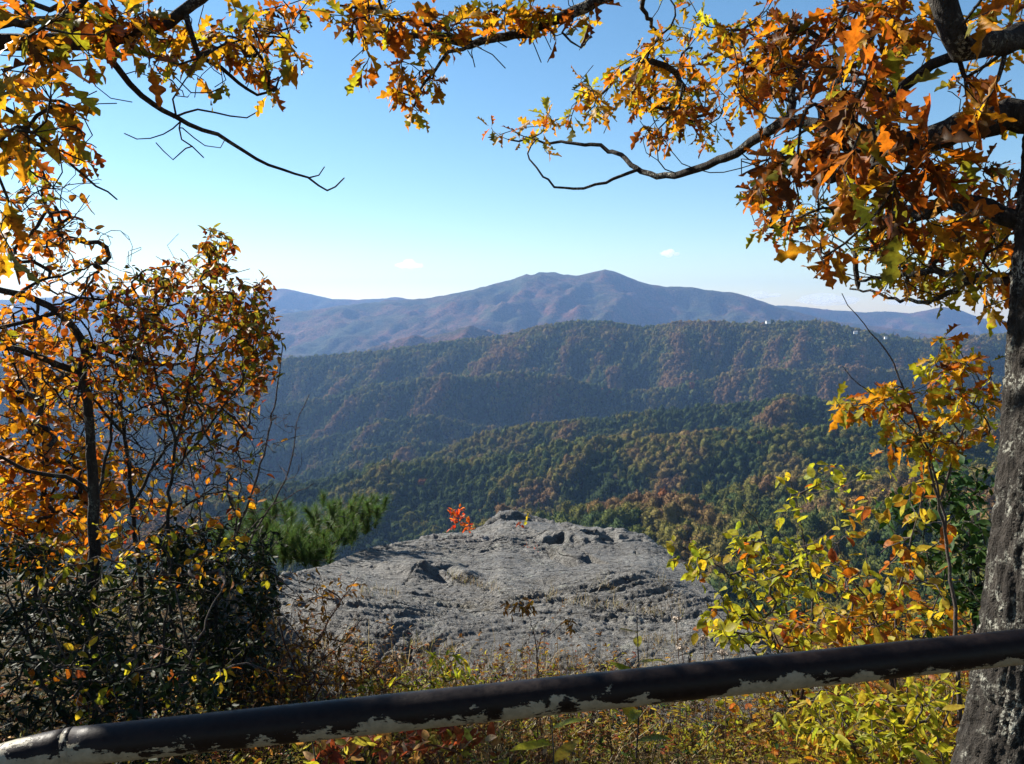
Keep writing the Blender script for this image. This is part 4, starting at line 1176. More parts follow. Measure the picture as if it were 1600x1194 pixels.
# the dark forked tree
woody('forked_tree', foot(135, 4.4), 'crooked dark-trunked small tree forking left of the rock', 'tree', 22,
      [([(128, 1260, 4.4), (132, 1120, 4.4), (142, 1000, 4.4), (146, 850, 4.4), (142, 700, 4.4), (130, 590, 4.4), (132, 545, 4.4), (118, 515, 4.4), (88, 488, 4.35), (40, 462, 4.3), (-60, 440, 4.2)], .042, .015),
       ([(128, 582, 4.4), (90, 570, 4.3), (45, 550, 4.2), (-10, 540, 4.1), (-90, 520, 4.0)], .020, .012),
       ([(90, 488, 4.35), (50, 500, 4.2), (0, 512, 4.1), (-60, 520, 4.0)], .013, .008),
       ([(132, 535, 4.4), (165, 548, 4.5), (215, 560, 4.6), (270, 570, 4.7), (320, 556, 4.8)], .018, .004),
       ([(145, 800, 4.4), (170, 700, 4.6), (178, 600, 4.8), (185, 545, 4.9)], .012, .005),
       ([(144, 770, 4.4), (100, 745, 4.3), (40, 735, 4.2), (-30, 700, 4.1)], .014, .007),
       ([(120, 465, 4.35), (160, 468, 4.5), (205, 455, 4.6), (235, 435, 4.7)], .009, .003),
       ([(30, 460, 4.3), (60, 440, 4.3), (130, 420, 4.4), (170, 395, 4.5)], .010, .003)],
      [(90, 400, 90, 40, 4.0, 4.9, 60), (70, 330, 80, 60, 3.9, 4.8, 50), (120, 470, 100, 34, 4.1, 4.8, 50), (40, 520, 80, 50, 3.8, 4.5, 40), (200, 580, 90, 40, 4.3, 5.0, 34), (100, 370, 80, 24, 4, 4.8, 26), (20, 260, 80, 60, 3.8, 4.6, 30)],
      OVAL_GOLD, .048, 180, BARK_DARK, .06, .0020, (0, 1), 2, .25, bias_w=[1.6, 2.4, .3, 2.4],
      bare=[(100, 400, 110, 70, 4.0, 4.9, 80), (180, 610, 130, 70, 4.1, 5.0, 90), (230, 680, 140, 70, 4.2, 5.2, 90), (60, 280, 110, 50, 3.8, 4.6, 40)])
# the russet tree in front of the blue hills
woody('russet_tree', foot(300, 4.25), 'small tree with a dense russet and olive crown against the blue hills', 'tree', 23,
      [([(262, 1180, 4.25), (268, 950, 4.25), (262, 820, 4.25), (275, 700, 4.25), (300, 590, 4.25), (322, 480, 4.25), (338, 385, 4.25)], .014, .004), ([(270, 740, 4.25), (330, 660, 4.34), (382, 585, 4.43), (412, 500, 4.43)], .008, .003), ([(275, 690, 4.25), (240, 570, 4.07), (215, 470, 4.07)], .008, .003), ([(300, 600, 4.25), (360, 540, 4.2), (430, 520, 4.2)], .006, .002)],
      [(335, 395, 30, 38, 3.95, 4.55, 60), (300, 440, 70, 36, 3.75, 4.7, 110), (375, 480, 50, 40, 3.9, 4.7, 110), (400, 520, 42, 40, 3.95, 4.6, 80), (300, 520, 120, 50, 3.65, 4.75, 190), (395, 570, 42, 46, 3.9, 4.65, 90), (350, 610, 70, 40, 3.8, 4.65, 60), (215, 490, 70, 50, 3.7, 4.4, 80), (280, 630, 110, 50, 3.7, 4.6, 60), (408, 448, 20, 22, 4.05, 4.5, 14), (180, 570, 70, 60, 3.7, 4.4, 60), (330, 690, 90, 60, 3.8, 4.6, 44), (220, 430, 40, 24, 3.8, 4.4, 14)],
      OVAL_RUSSET, .042, 220, BARK_DARK, .06, .0018, (0, 1), 3, .2, bias_w=[1.8, 1.4, 2.0, 2.0, 1.4, 1.4, .7],
      bare=[(300, 680, 130, 80, 3.7, 4.6, 90), (300, 410, 120, 50, 3.8, 4.6, 20)], cap=.005)
woody('orange_tree', foot(210, 4.80), 'tangled orange-leaved tree between the forked trunk and the russet crown', 'tree', 30,
      [([(215, 1150, 4.80), (222, 950, 4.80), (205, 780, 4.80), (190, 640, 4.70), (180, 520, 4.70), (190, 440, 4.70)], .020, .005), ([(207, 790, 4.80), (260, 700, 4.90), (330, 640, 5.00), (400, 610, 5.10)], .011, .003), ([(195, 680, 4.70), (120, 600, 4.50), (60, 560, 4.50)], .010, .003), ([(215, 860, 4.80), (290, 790, 4.90), (380, 740, 5.00)], .009, .003)],
      [(190, 470, 70, 50, 4.30, 5.10, 60), (150, 540, 110, 60, 4.30, 5.10, 90), (240, 600, 110, 50, 4.40, 5.20, 80), (120, 640, 100, 60, 4.30, 5.00, 50), (330, 640, 80, 40, 4.60, 5.30, 34), (220, 720, 110, 50, 4.50, 5.20, 30), (300, 790, 100, 40, 4.50, 5.20, 40), (180, 830, 110, 50, 4.40, 5.10, 60)],
      OVAL_RUSSET, .045, 200, BARK_DARK, .06, .002, (0, 1), 2, .25, bias_w=[1, 1.8, 2.2, 1.8, .6, 2.4, .6],
      bare=[(250, 650, 170, 90, 4.40, 5.20, 150), (300, 760, 150, 70, 4.40, 5.20, 110), (150, 560, 150, 120, 4.30, 5.10, 80)], cap=.006)
# bare twiggy shrub
woody('bare_shrub', foot(300, 5.0), 'nearly leafless grey shrub with thin curving twigs left of the pine', 'shrub', 24,
      [([(300, 1150, 5.0), (330, 980, 5.0), (365, 850, 5.0), (400, 750, 5.0), (425, 650, 5.0), (440, 560, 5.0), (438, 520, 5.0)], .014, .003), ([(340, 940, 5.0), (400, 830, 5.1), (450, 740, 5.1), (465, 660, 5.1), (485, 615, 5.1)], .008, .002), ([(330, 980, 5.0), (320, 850, 4.9), (300, 740, 4.9), (270, 640, 4.9)], .008, .003), ([(360, 860, 5), (430, 790, 5), (490, 755, 5)], .006, .002), ([(365, 850, 5.0), (375, 740, 5.0), (362, 640, 5.0)], .007, .002), ([(340, 940, 5.0), (260, 860, 4.9), (200, 780, 4.9)], .008, .002)],
      [(440, 690, 20, 20, 5, 5.1, 1), (330, 640, 90, 50, 4.8, 5.2, 8), (330, 760, 100, 60, 4.8, 5.2, 18), (300, 820, 80, 40, 4.7, 5.2, 14)],
      OVAL_GOLD, .06, 60, BARK_GREY, .05, .0016, (0, 0), 1, .3,
      bare=[(330, 690, 130, 90, 4.7, 5.3, 110), (430, 700, 50, 100, 4.8, 5.2, 40), (280, 800, 140, 60, 4.7, 5.3, 50), (420, 800, 60, 50, 4.8, 5.2, 20)], cap=.006)
# evergreens, lower left
woody('rhododendron', foot(350, 4.4), 'dark glossy evergreen thicket beside the left edge of the rock', 'shrub', 25,
      [([(350, 1150, 4.4), (340, 1000, 4.4), (330, 900, 4.5)], .018, .006), ([(350, 1100, 4.4), (400, 980, 4.4), (420, 900, 4.5)], .012, .004), ([(350, 1100, 4.4), (260, 980, 4.4), (230, 880, 4.5)], .012, .004)],
      [(340, 850, 100, 40, 4.2, 5.0, 69), (330, 930, 110, 70, 4.0, 5.0, 127), (340, 1030, 100, 60, 3.8, 4.6, 104), (400, 900, 40, 50, 4.2, 4.8, 29), (410, 960, 30, 60, 4.0, 4.6, 25), (280, 880, 80, 60, 4.2, 5, 46)],
      EVERGREEN, .048, 160, BARK_DARK, .06, .003, (1, 6), 4, .1, spread=1.2, up=.4, bare=[(330, 930, 150, 130, 3.9, 5.0, 54)], cap=.0045)
woody('rhododendron', foot(150, 3.6), 'dark evergreen bush filling the lower left corner above the rail', 'shrub', 26,
      [([(150, 1250, 3.6), (150, 1100, 3.6), (140, 950, 3.7)], .018, .006), ([(150, 1200, 3.6), (60, 1050, 3.6), (30, 900, 3.7)], .012, .004), ([(150, 1200, 3.6), (240, 1080, 3.6), (260, 950, 3.7)], .012, .004)],
      [(60, 960, 110, 90, 3.3, 4.2, 104), (190, 960, 90, 90, 3.4, 4.2, 92), (100, 1080, 150, 60, 3.0, 3.8, 92), (270, 1080, 90, 50, 3.0, 3.8, 57), (40, 870, 70, 40, 3.6, 4.4, 34)],
      EVERGREEN, .044, 160, BARK_DARK, .06, .003, (1, 6), 4, .1, spread=1.2, up=.4, bare=[(150, 980, 190, 130, 3.0, 4.2, 54)], cap=.0045)
woody('rhododendron', np.array((-3.7, 4.6, surf(-3.7, 4.6))), 'tall evergreen thicket just beyond the left edge of the view', 'shrub', 29,  # added outside the view to keep sun off the lower-left brush
      [([(-230, 1150, 4.6), (-230, 900, 4.6), (-220, 600, 4.6), (-210, 420, 4.6)], .03, .008), ([(-230, 1000, 4.6), (-330, 760, 4.6), (-380, 560, 4.6)], .016, .005), ([(-230, 1000, 4.6), (-150, 800, 4.4), (-110, 640, 4.4)], .016, .005)],
      [(-230, 480, 110, 110, 4.2, 5.2, 90), (-220, 700, 140, 150, 4.0, 5.2, 160), (-220, 930, 150, 120, 3.9, 5.0, 120), (-90, 800, 70, 120, 4.0, 4.8, 60)],
      EVERGREEN, .085, 40, BARK_DARK, .08, .003, (1, 1), 5, .1)
woody('understory_sapling', foot(230, 3.3), 'sprigs of small yellow and orange leaves scattered through the dark thicket', 'shrub', 27,
      [([(230, 1220, 3.3), (220, 1080, 3.35), (200, 950, 3.4)], .008, .003), ([(230, 1180, 3.3), (300, 1020, 3.5), (350, 910, 3.7)], .007, .003), ([(230, 1200, 3.3), (120, 1060, 3.3), (60, 930, 3.3)], .007, .003)],
      [(330, 900, 90, 40, 3.5, 4.2, 34), (120, 930, 110, 60, 3.2, 3.8, 32), (200, 1060, 150, 60, 3.0, 3.5, 36), (70, 870, 70, 40, 3.4, 3.8, 26), (250, 840, 140, 40, 3.6, 4.4, 44), (400, 1040, 60, 60, 3.6, 4.2, 14)],
      OVAL_MIXED, .042, 150, BARK_GREY, .05, .0018, (0, 1), 2, .3, bias_w=[2.4, 2, 1, 1.4, .6, 1])
woody('dry_shrub', foot(470, 4.2), 'withered brown shrub with curled orange leaves at the foot of the rock', 'shrub', 28,
      [([(470, 1140, 4.2), (480, 1040, 4.25), (520, 960, 4.4), (560, 900, 4.5)], .008, .002), ([(475, 1080, 4.2), (440, 990, 4.3), (430, 910, 4.5)], .006, .002), ([(480, 1050, 4.2), (540, 1000, 4.3), (570, 960, 4.4)], .005, .002)],
      [(470, 930, 70, 40, 4.2, 4.7, 34), (470, 1010, 90, 60, 3.9, 4.5, 90), (550, 910, 24, 24, 4.4, 4.6, 8), (450, 1070, 80, 40, 3.7, 4.3, 60), (570, 1050, 60, 34, 3.8, 4.3, 50)],
      DRY, .034, 160, BARK_RED, .05, .0015, (0, 1), 2, .3,
      bare=[(480, 980, 100, 90, 4.0, 4.6, 130), (550, 1050, 90, 50, 3.8, 4.3, 90)], cap=.004)

# right-hand shrubs
woody('yellow_shrub', foot(1240, 4.3), 'bushy shrub with oval lime-yellow leaves at the right edge of the rock', 'shrub', 31,
      [([(1250, 1120, 4.3), (1200, 980, 4.3), (1130, 890, 4.3), (1060, 850, 4.3)], .010, .002), ([(1250, 1110, 4.3), (1230, 960, 4.3), (1190, 830, 4.4), (1160, 790, 4.4)], .009, .002), ([(1250, 1110, 4.3), (1270, 950, 4.3), (1250, 820, 4.4), (1235, 745, 4.4)], .009, .002), ([(1250, 1115, 4.3), (1170, 1010, 4.1), (1110, 950, 4.1)], .007, .002)],
      [(1070, 865, 34, 22, 4.1, 4.5, 9), (1110, 885, 40, 30, 4.0, 4.5, 12), (1165, 850, 50, 40, 4.0, 4.6, 20), (1225, 780, 26, 36, 4.2, 4.6, 8), (1200, 880, 60, 40, 3.9, 4.6, 24), (1180, 940, 70, 40, 3.8, 4.5, 26), (1240, 920, 70, 60, 3.8, 4.6, 34), (1190, 990, 80, 30, 3.6, 4.3, 40), (1130, 970, 50, 40, 3.8, 4.4, 22), (1330, 760, 70, 50, 4.2, 4.8, 16), (1280, 850, 50, 50, 4.0, 4.6, 16)],
      OVAL_YELLOW, .060, 280, BARK_GREY, .06, .0018, (1, 1), 2, .1, .95, bare=[(1200, 930, 90, 60, 3.9, 4.5, 40)], cap=.006)
woody('orange_shrub', foot(1400, 3.7), 'shrub with mixed yellow and orange leaves left of the oak trunk', 'shrub', 32,
      [([(1400, 1150, 3.7), (1380, 1000, 3.7), (1330, 900, 3.7), (1310, 850, 3.7)], .010, .002), ([(1400, 1140, 3.7), (1400, 960, 3.7), (1420, 860, 3.7), (1440, 780, 3.7)], .009, .002), ([(1400, 1140, 3.7), (1440, 1000, 3.6), (1480, 900, 3.6)], .008, .002), ([(1400, 1150, 3.7), (1320, 1020, 3.5), (1270, 980, 3.5)], .007, .002)],
      [(1330, 920, 70, 50, 3.4, 4.0, 30), (1390, 880, 60, 50, 3.5, 4.0, 20), (1300, 980, 80, 30, 3.3, 3.8, 28), (1390, 970, 80, 40, 3.3, 3.9, 34), (1450, 860, 60, 60, 3.4, 3.9, 16), (1480, 960, 50, 40, 3.3, 3.7, 14), (1440, 760, 40, 40, 3.5, 3.9, 7), (1350, 800, 60, 40, 3.6, 4.2, 11)],
      OVAL_MIXED, .062, 260, BARK_GREY, .06, .0018, (1, 1), 2, .15, .95, bare=[(1390, 900, 110, 80, 3.5, 4.0, 50)], cap=.006)
woody('oak_sapling', foot(1500, 3.2), 'spindly oak sapling with green and orange leaves against the oak trunk', 'tree', 33,
      [([(1500, 1180, 3.2), (1490, 950, 3.2), (1470, 780, 3.2), (1440, 690, 3.2), (1390, 640, 3.2), (1330, 590, 3.2), (1318, 572, 3.2)], .010, .0016), ([(1480, 850, 3.2), (1455, 730, 3.1), (1428, 645, 3.1), (1385, 550, 3.1), (1312, 462, 3.1)], .006, .0014), ([(1470, 780, 3.2), (1500, 680, 3.2), (1530, 600, 3.2), (1500, 550, 3.2)], .006, .002)],
      [(1320, 640, 40, 20, 3.0, 3.4, 7), (1370, 620, 50, 30, 3.0, 3.5, 12), (1440, 640, 70, 40, 3.0, 3.5, 16), (1500, 580, 60, 40, 3.0, 3.5, 16), (1530, 640, 40, 60, 3.0, 3.4, 16), (1480, 690, 80, 30, 3.0, 3.4, 14), (1420, 700, 50, 20, 3.1, 3.4, 7), (1470, 545, 30, 20, 3.0, 3.3, 4)],
      OAK, .078, 200, BARK_GREY, .05, .0016, (0, 0), 4, .2, .9, bias_w=[2.4, 2.2, 1.8, 1.4, .8, .3, 2.0], cap=.006)
woody('laurel_bush', foot(1530, 4.2), 'dense deep green evergreen bush tucked beside the oak trunk', 'shrub', 34,
      [([(1530, 1120, 4.2), (1520, 950, 4.2), (1510, 800, 4.3)], .014, .004), ([(1530, 1080, 4.2), (1470, 930, 4.3), (1440, 840, 4.4)], .009, .003)],
      [(1500, 770, 60, 50, 4.0, 4.7, 50), (1520, 880, 60, 70, 3.9, 4.6, 80), (1430, 830, 50, 60, 4.2, 4.8, 30), (1500, 960, 60, 40, 3.8, 4.4, 30), (1400, 790, 40, 30, 4.3, 4.8, 12)],
      LAUREL, .07, 160, BARK_DARK, .05, .002, (1, 1), 4, .1)
woody('willowy_shrub', foot(1400, 2.9), 'low yellow-green shrub with narrow leaves under the rail by the oak trunk', 'shrub', 35,
      [([(1400, 1260, 2.9), (1410, 1150, 2.9), (1420, 1070, 2.95)], .007, .002), ([(1400, 1230, 2.9), (1330, 1140, 2.9), (1290, 1080, 3.0)], .006, .002), ([(1400, 1240, 2.9), (1460, 1150, 2.8), (1490, 1080, 2.8)], .006, .002)],
      [(1440, 1090, 60, 30, 2.7, 3.1, 26), (1330, 1110, 80, 40, 2.7, 3.2, 40), (1400, 1160, 90, 40, 2.6, 3.0, 44), (1260, 1130, 60, 40, 2.8, 3.2, 24), (1470, 1150, 30, 40, 2.6, 2.9, 10)],
      LANCE, .058, 260, BARK_GREY, .04, .0014, (0, 1), 3, .15, .8, cap=.005)
woody('blueberry_bush', foot(620, 2.9), 'low bush with reddish and cream leaves under the rail below the rock', 'shrub', 36,
      [([(620, 1280, 2.9), (610, 1200, 2.9), (590, 1140, 2.95)], .006, .002), ([(620, 1260, 2.9), (680, 1190, 2.9), (720, 1140, 3.0)], .005, .002), ([(620, 1260, 2.9), (540, 1190, 2.9), (490, 1150, 3.0)], .005, .002)],
      [(520, 1160, 60, 30, 2.7, 3.1, 24), (620, 1160, 70, 30, 2.7, 3.2, 34), (710, 1150, 60, 34, 2.8, 3.2, 30), (640, 1130, 90, 20, 2.9, 3.4, 20)],
      REDDISH, .055, 200, BARK_RED, .04, .0013, (0, 1), 3, .1, .8, cap=.004)
woody('boxy_shrub', foot(720, 4.0), 'small leafy green shrub at the foot of the rock just above the rail', 'shrub', 37,
      [([(720, 1150, 4.0), (715, 1090, 4.0), (710, 1040, 4.05)], .006, .002), ([(720, 1130, 4.0), (680, 1080, 4.0), (660, 1050, 4.0)], .005, .002)],
      [(700, 1040, 36, 24, 3.9, 4.2, 30), (670, 1070, 60, 20, 3.8, 4.2, 34), (720, 1075, 40, 20, 3.8, 4.1, 20), (600, 1080, 50, 20, 3.8, 4.2, 16)],
      LANCE, .042, 130, BARK_RED, .04, .0013, (0, 1), 3, .05, .8, bias_w=[1, .5, 2.4, .6], cap=.004)

# ================================================================ pines beyond the rock's left edge
def pine(base, label, seed, shoots):
    root = empty('pine_sapling', tuple(base), label, 'tree')
    rr = np.random.default_rng(seed)
    s = Skel(seed)
    s.branch([base, base + (.02, 0, .5), shoots[:, :].mean(0)], .02, .006, 1, 'root', .08)
    tips = s.grow(shoots, .08, .10, .8, -1, .05, 4)
    V, T, C, off = [], [], [], 0
    for k, ids in tips:
        p1 = s.p[ids[-1]]; p0 = s.p[ids[-2]] if len(ids) > 1 else s.p[s.par[ids[-1]]]
        d = unit(unit(p1 - p0) * .5 + (0, 0, 1.1) + rr.normal(size=3) * .15)
        L = rr.uniform(.12, .24)
        for j in range(340):
            u = rr.uniform(0, 1)
            q = p1 + d * (u - .4) * L
            nd = unit(d * rr.uniform(.5, 1.3) + rr.normal(size=3) * .55)
            ln = rr.uniform(.08, .16) * (1 - .2 * u)
            w = unit(np.cross(nd, rr.normal(size=3))) * .0018
            V += [q - w, q + w, q + nd * ln + (0, 0, -.012 * rr.uniform())]
            T.append((off, off + 1, off + 2)); off += 3
            c = np.array((.10, .17, .045)) * rr.uniform(.5, 1.6)
            if rr.uniform() < .08: c = np.array((.25, .24, .06))
            C += [c, c, c * 1.15]
    s.meshes(root, {1: 'trunk', -1: 'twigs'}, {1: BARK_DARK, -1: BARK_GREY}, .003, (8, 6, 4))
    o = child('needles', np.array(V), None, np.array(T), NEEDLE, root, np.array(C))
    o['kind'] = 'stuff'
rr = np.random.default_rng(5)
sh = np.concatenate([blob(rr, 505, 835, 50, 35, 8.2, 9.4, 44), blob(rr, 565, 810, 36, 22, 8.6, 9.6, 18), blob(rr, 480, 862, 46, 22, 7.8, 8.8, 28), P(np.array([505, 530, 553, 575, 600]), np.array([785, 800, 795, 790, 792]), np.full(5, 9.0))])
pine(np.array((*P(520, 900, 8.9)[:2], -3.2)), 'bright green pine sapling rising past the left shoulder of the rock', 6, sh)
sh = np.concatenate([blob(rr, 410, 820, 50, 30, 8.4, 9.6, 34), blob(rr, 440, 855, 40, 24, 7.8, 8.8, 26), blob(rr, 380, 850, 40, 20, 8, 9, 10)])
pine(np.array((*P(415, 900, 8.8)[:2], -3.2)), 'green pine sapling half hidden behind the bare shrub twigs', 7, sh)

# ================================================================ small plants
def sprig(name, label, category, stem, r0, leaves, vset, size, seed, n_obj=80, bark=None, group=None, k=3, droop=.0, spread=.8, bias_w=None, up=.7):
    """A small plant: one or more drawn stems with leaves at given picture points."""
    base = stem[0][0]
    root = empty(name, tuple(base), label, category, group)
    s = Skel(seed)
    for i, st in enumerate(stem): s.branch(st, r0, r0 * .5, i + 1, 'root' if i == 0 else None, .03, .001)
    lv = Leaves(seed)
    bw = None if bias_w is None else bias(vset, bias_w)
    for k_, ids in s.grow(leaves, .03, .12, .5, -1, .0, 3):
        p1 = s.p[ids[-1]]; p0 = s.p[ids[-2]] if len(ids) > 1 else s.p[s.par[ids[-1]]]
        lv.whorl(p1, p1 - p0 + np.array((0, 0, .01)), k, size, vset, spread, droop, bw, up)
    nm = {i + 1: 'stem' for i in range(len(stem))}; nm[-1] = 'twigs'
    mt = {i: (bark or BARK_GREY) for i in nm}
    s.meshes(root, nm, mt, .001, (6, 5, 4), None, .004)
    lv.build(root, n_obj)
    return root

def on_rock(px, py, lo=4.2, hi=12):
    """First point of the rock along the view through a pixel."""
    d = np.linspace(lo, hi, 900); q = P(np.full(900, px), np.full(900, py), d)
    h = rock_at(q[:, 0], q[:, 1]); k = np.where(q[:, 2] < h)[0]
    q = q[k[0]] if len(k) else q[-1]
    return np.array((q[0], q[1], surf(q[0], q[1])))

rr = np.random.default_rng(77)
b = on_rock(722, 838)
sprig('blueberry_sprig', 'fiery scarlet-orange sprig of leaves on the crest of the rock', 'plant', [[b, b + (0, 0, .1), P(718, 812, b[1])], [b, P(735, 822, b[1])], [b, P(702, 808, b[1])]], .003,
      np.concatenate([blob(rr, 714, 806, 22, 14, b[1] - .15, b[1] + .15, 18), blob(rr, 728, 822, 16, 7, b[1] - .1, b[1] + .1, 9), blob(rr, 708, 826, 6, 4, b[1] - .1, b[1] + .1, 2)]), SCARLET, .062, 8, 110, BARK_RED, k=3)
b = on_rock(822, 824)
sprig('blueberry_sprig', 'tiny yellow sprig on the rock crest right of the scarlet one', 'plant', [[b, P(823, 812, b[1])]], .002, blob(rr, 823, 810, 5, 5, b[1] - .05, b[1] + .05, 4), OVAL_YELLOW, .05, 9, 20, BARK_RED, k=2, bias_w=[1, 0, 3, 0, 0])
b = on_rock(812, 822)
sprig('blueberry_sprig', 'tiny flat red sprig on the rock crest beside the yellow one', 'plant', [[b, b + (0, 0, .03)]], .002, blob(rr, 814, 818, 7, 2, b[1] - .05, b[1] + .05, 4), SCARLET, .045, 10, 20, BARK_RED, k=2)
for px_, py_, wd, lab in ((825, 852, 3, 'faint red seedling low on the upper rock face'), (840, 856, 3, 'second faint red seedling just right of the first on the rock')):
    b = on_rock(px_, py_ + 5)
    sprig('red_seedling', lab, 'plant', [[b, b + (0, 0, .08)]], .0015, P(px_, py_, b[1]) + rr.normal(size=(5, 3)) * .02, SCARLET, .022, 11, 10, BARK_RED, group='red seedlings on the rock', k=1)

def tall_yellow(label, base, top, n, size, seed, drp=.05):
    root = empty('milkweed_plant', tuple(base), label, 'plant')
    s = Skel(seed); ids = s.branch([base, (base + top) / 2 + (.02, 0, .02), top], .004, .002, 1, 'root', .03, .001)
    lv = Leaves(seed); r_ = s.r
    a = r_.uniform(0, 6)
    for j in range(n):
        q = s.p[ids[int(len(ids) * (.35 + .64 * j / n))]]
        a += 2.4
        d = np.array((math.cos(a), math.sin(a) * .6, r_.uniform(.1, .9)))
        lv.put(q, d, np.array((0, 0, 1)) + r_.normal(size=3) * .2, size * r_.uniform(.8, 1.15) * (1 - .35 * j / n), LANCE, bias(LANCE, [3, 1, 1, .1]))
    s.meshes(root, {1: 'stem', -1: 'twigs'}, {1: BARK_GREY, -1: BARK_GREY}, .001, (6, 6, 4))
    lv.build(root, 30)
tall_yellow('upright yellow-green plant standing just above the rail right of centre', foot(988, 3.1), P(995, 965, 3.1), 8, .15, 41)
tall_yellow('broad yellow-leaved plant hanging just below the rail at centre', foot(850, 2.7), P(862, 1125, 2.7), 6, .19, 42)
tall_yellow('small pale yellow plant below the rail beside the base of the oak', foot(1500, 2.3), P(1465, 1150, 2.2), 5, .15, 43)
tall_yellow('yellow leaf pair peeking over the rail left of centre', foot(490, 2.2), P(480, 1090, 2.2), 4, .14, 44)

def dry_stalk(label, base, pts, heads, seed):
    root = empty('dried_stalk', tuple(base), label, 'plant', 'dried flower stalks before the rock')
    s = Skel(seed); s.branch([base] + pts, .0035, .0015, 1, 'root', .03, .002)
    lv = Leaves(seed)
    for k, ids in s.grow(heads, .02, .2, .4, -1, 0, 2):
        lv.whorl(s.p[ids[-1]], np.array((0, 0, -.5)) + s.r.normal(size=3) * .5, 5, .028, DRY, 1.0, .4)
    s.meshes(root, {1: 'stem', -1: 'twigs'}, {1: BARK_RED, -1: BARK_RED}, .001, (6, 5, 4))
    lv.build(root, 40)
dry_stalk('tall dried stalk with a drooping brown head before the middle of the rock', foot(850, 3.4), [P(838, 1015, 3.4), P(828, 970, 3.4), P(818, 950, 3.4), P(805, 948, 3.4)], np.concatenate([blob(rr, 812, 953, 22, 6, 3.35, 3.5, 9), P(np.array([800.]), np.array([962.]), np.array([3.4]))]), 51)
dry_stalk('shorter dried stalk leaning right with a small brown tuft', foot(842, 3.42), [P(840, 1020, 3.45), P(862, 990, 3.45), P(880, 972, 3.45), P(888, 976, 3.45)], blob(rr, 890, 978, 7, 7, 3.4, 3.5, 5), 52)

# pale seed heads among the grass right of the rock's foot
seed_m = NT('seed_fluff'); seed_m = seed_m.done(seed_m.bsdf((.42, .35, .28), .95, .1))
for i, (px_, py_, rad, lab) in enumerate([(1057, 968, 6, 'round pale dried flower head highest of those by the yellow shrub'), (1066, 1013, 9, 'pale dried flower head lowest left just above the rail'), (1100, 998, 7, 'small pale dried flower head between the two larger low ones'), (1128, 1020, 7, 'pale dried flower head lowest right just above the rail')]):
    d = 3.3
    c = P(px_, py_, d); root = empty('dried_flower', tuple(foot(px_, d)), lab, 'flower', 'pale dried flower heads')
    V, Q, T = tube(catmull([np.array(root.location), (np.array(root.location) + c) / 2 + (.02, 0, 0), c], .04), .0016, 5)
    child('stem', V, Q, T, BARK_RED, root)
    hv, hq, off = [], [], 0
    for j in range(60):
        q = c + unit(rr.normal(size=3)) * np.array((1.3, 1.3, .7)) * rad / FPX * d * rr.uniform(.3, 1)
        a = rr.normal(size=(4, 3)) * .0045
        hv.append(q + a); hq.append(np.arange(4)[None] + off); off += 4
    child('flower_head', np.concatenate(hv), np.concatenate(hq), None, seed_m, root, smooth=False)

# ================================================================ ground cover and grass
def cover(name, label, n, area, vset, size, seed, h=(.05, .22), k=(5, 9), keep=None):
    lv = Leaves(seed); r_ = lv.r
    sv, sq, off = [], [], 0
    x = r_.uniform(area[0], area[1], n); y = r_.uniform(area[2], area[3], n)
    if keep is not None:
        m = keep(x, y); x, y = x[m], y[m]
    for xx, yy, z in zip(x, y, surf_v(x, y)):
        hh = r_.uniform(*h)
        p = np.array((xx, yy, z)); top = p + (r_.normal() * hh * .35, r_.normal() * hh * .35, hh)
        V, Q, _ = tube(np.array([p - (0, 0, .02), (p + top) / 2 + r_.normal(size=3) * .01, top]), [.0016, .0012, .0008], 3, False)
        sv.append(V); sq.append(Q + off); off += len(V)
        for j in range(int(r_.integers(*k))):
            q = p + (top - p) * r_.uniform(.3, 1)
            lv.put(q, unit(np.array((r_.normal(), r_.normal(), r_.uniform(-.1, .9)))), np.array((0, 0, 1)) + r_.normal(size=3) * .4, size * r_.uniform(.6, 1.3), vset)
    root = bpy.data.objects.new(name, make_mesh(name, np.concatenate(sv), np.concatenate(sq)))
    root.data.materials.append(BARK_RED); link(root); tag(root, label, 'undergrowth', kind='stuff')
    lv.build(root, 0)
side = lambda x, y: (np.abs(x - .1) > .30 * y + .25) | (y < 4.5)
cover('undergrowth', 'low tangle of small yellow and green leaves under the rail', 2300, (-2.0, 2.8, 2.2, 4.6), LANCE_S, .032, 61, (.05, .32))
cover('undergrowth', 'small green weeds scattered under the rail', 700, (-2.6, 2.4, 2.2, 4.6), LAUREL_S, .030, 66, (.05, .25))
cover('undergrowth', 'low russet-leaved ground cover around the foot of the rock', 1300, (-3.0, 0.7, 2.2, 4.9), REDDISH_S, .028, 62, (.05, .28))
cover('undergrowth', 'brown withered weeds along the foot of the rock', 800, (-2.2, 2.4, 2.6, 4.9), DRY_S, .026, 65, (.12, .42))
cover('undergrowth', 'dark low evergreen growth on the shady ground at the left', 2000, (-5.0, -1.2, 2.2, 8.5), EVERGREEN_S, .07, 63, (.1, .45), keep=side)
cover('undergrowth', 'bright low growth between the shrubs right of the rock', 1500, (1.1, 4.2, 2.4, 6.8), MIXED_S, .042, 64, (.1, .55), keep=side)

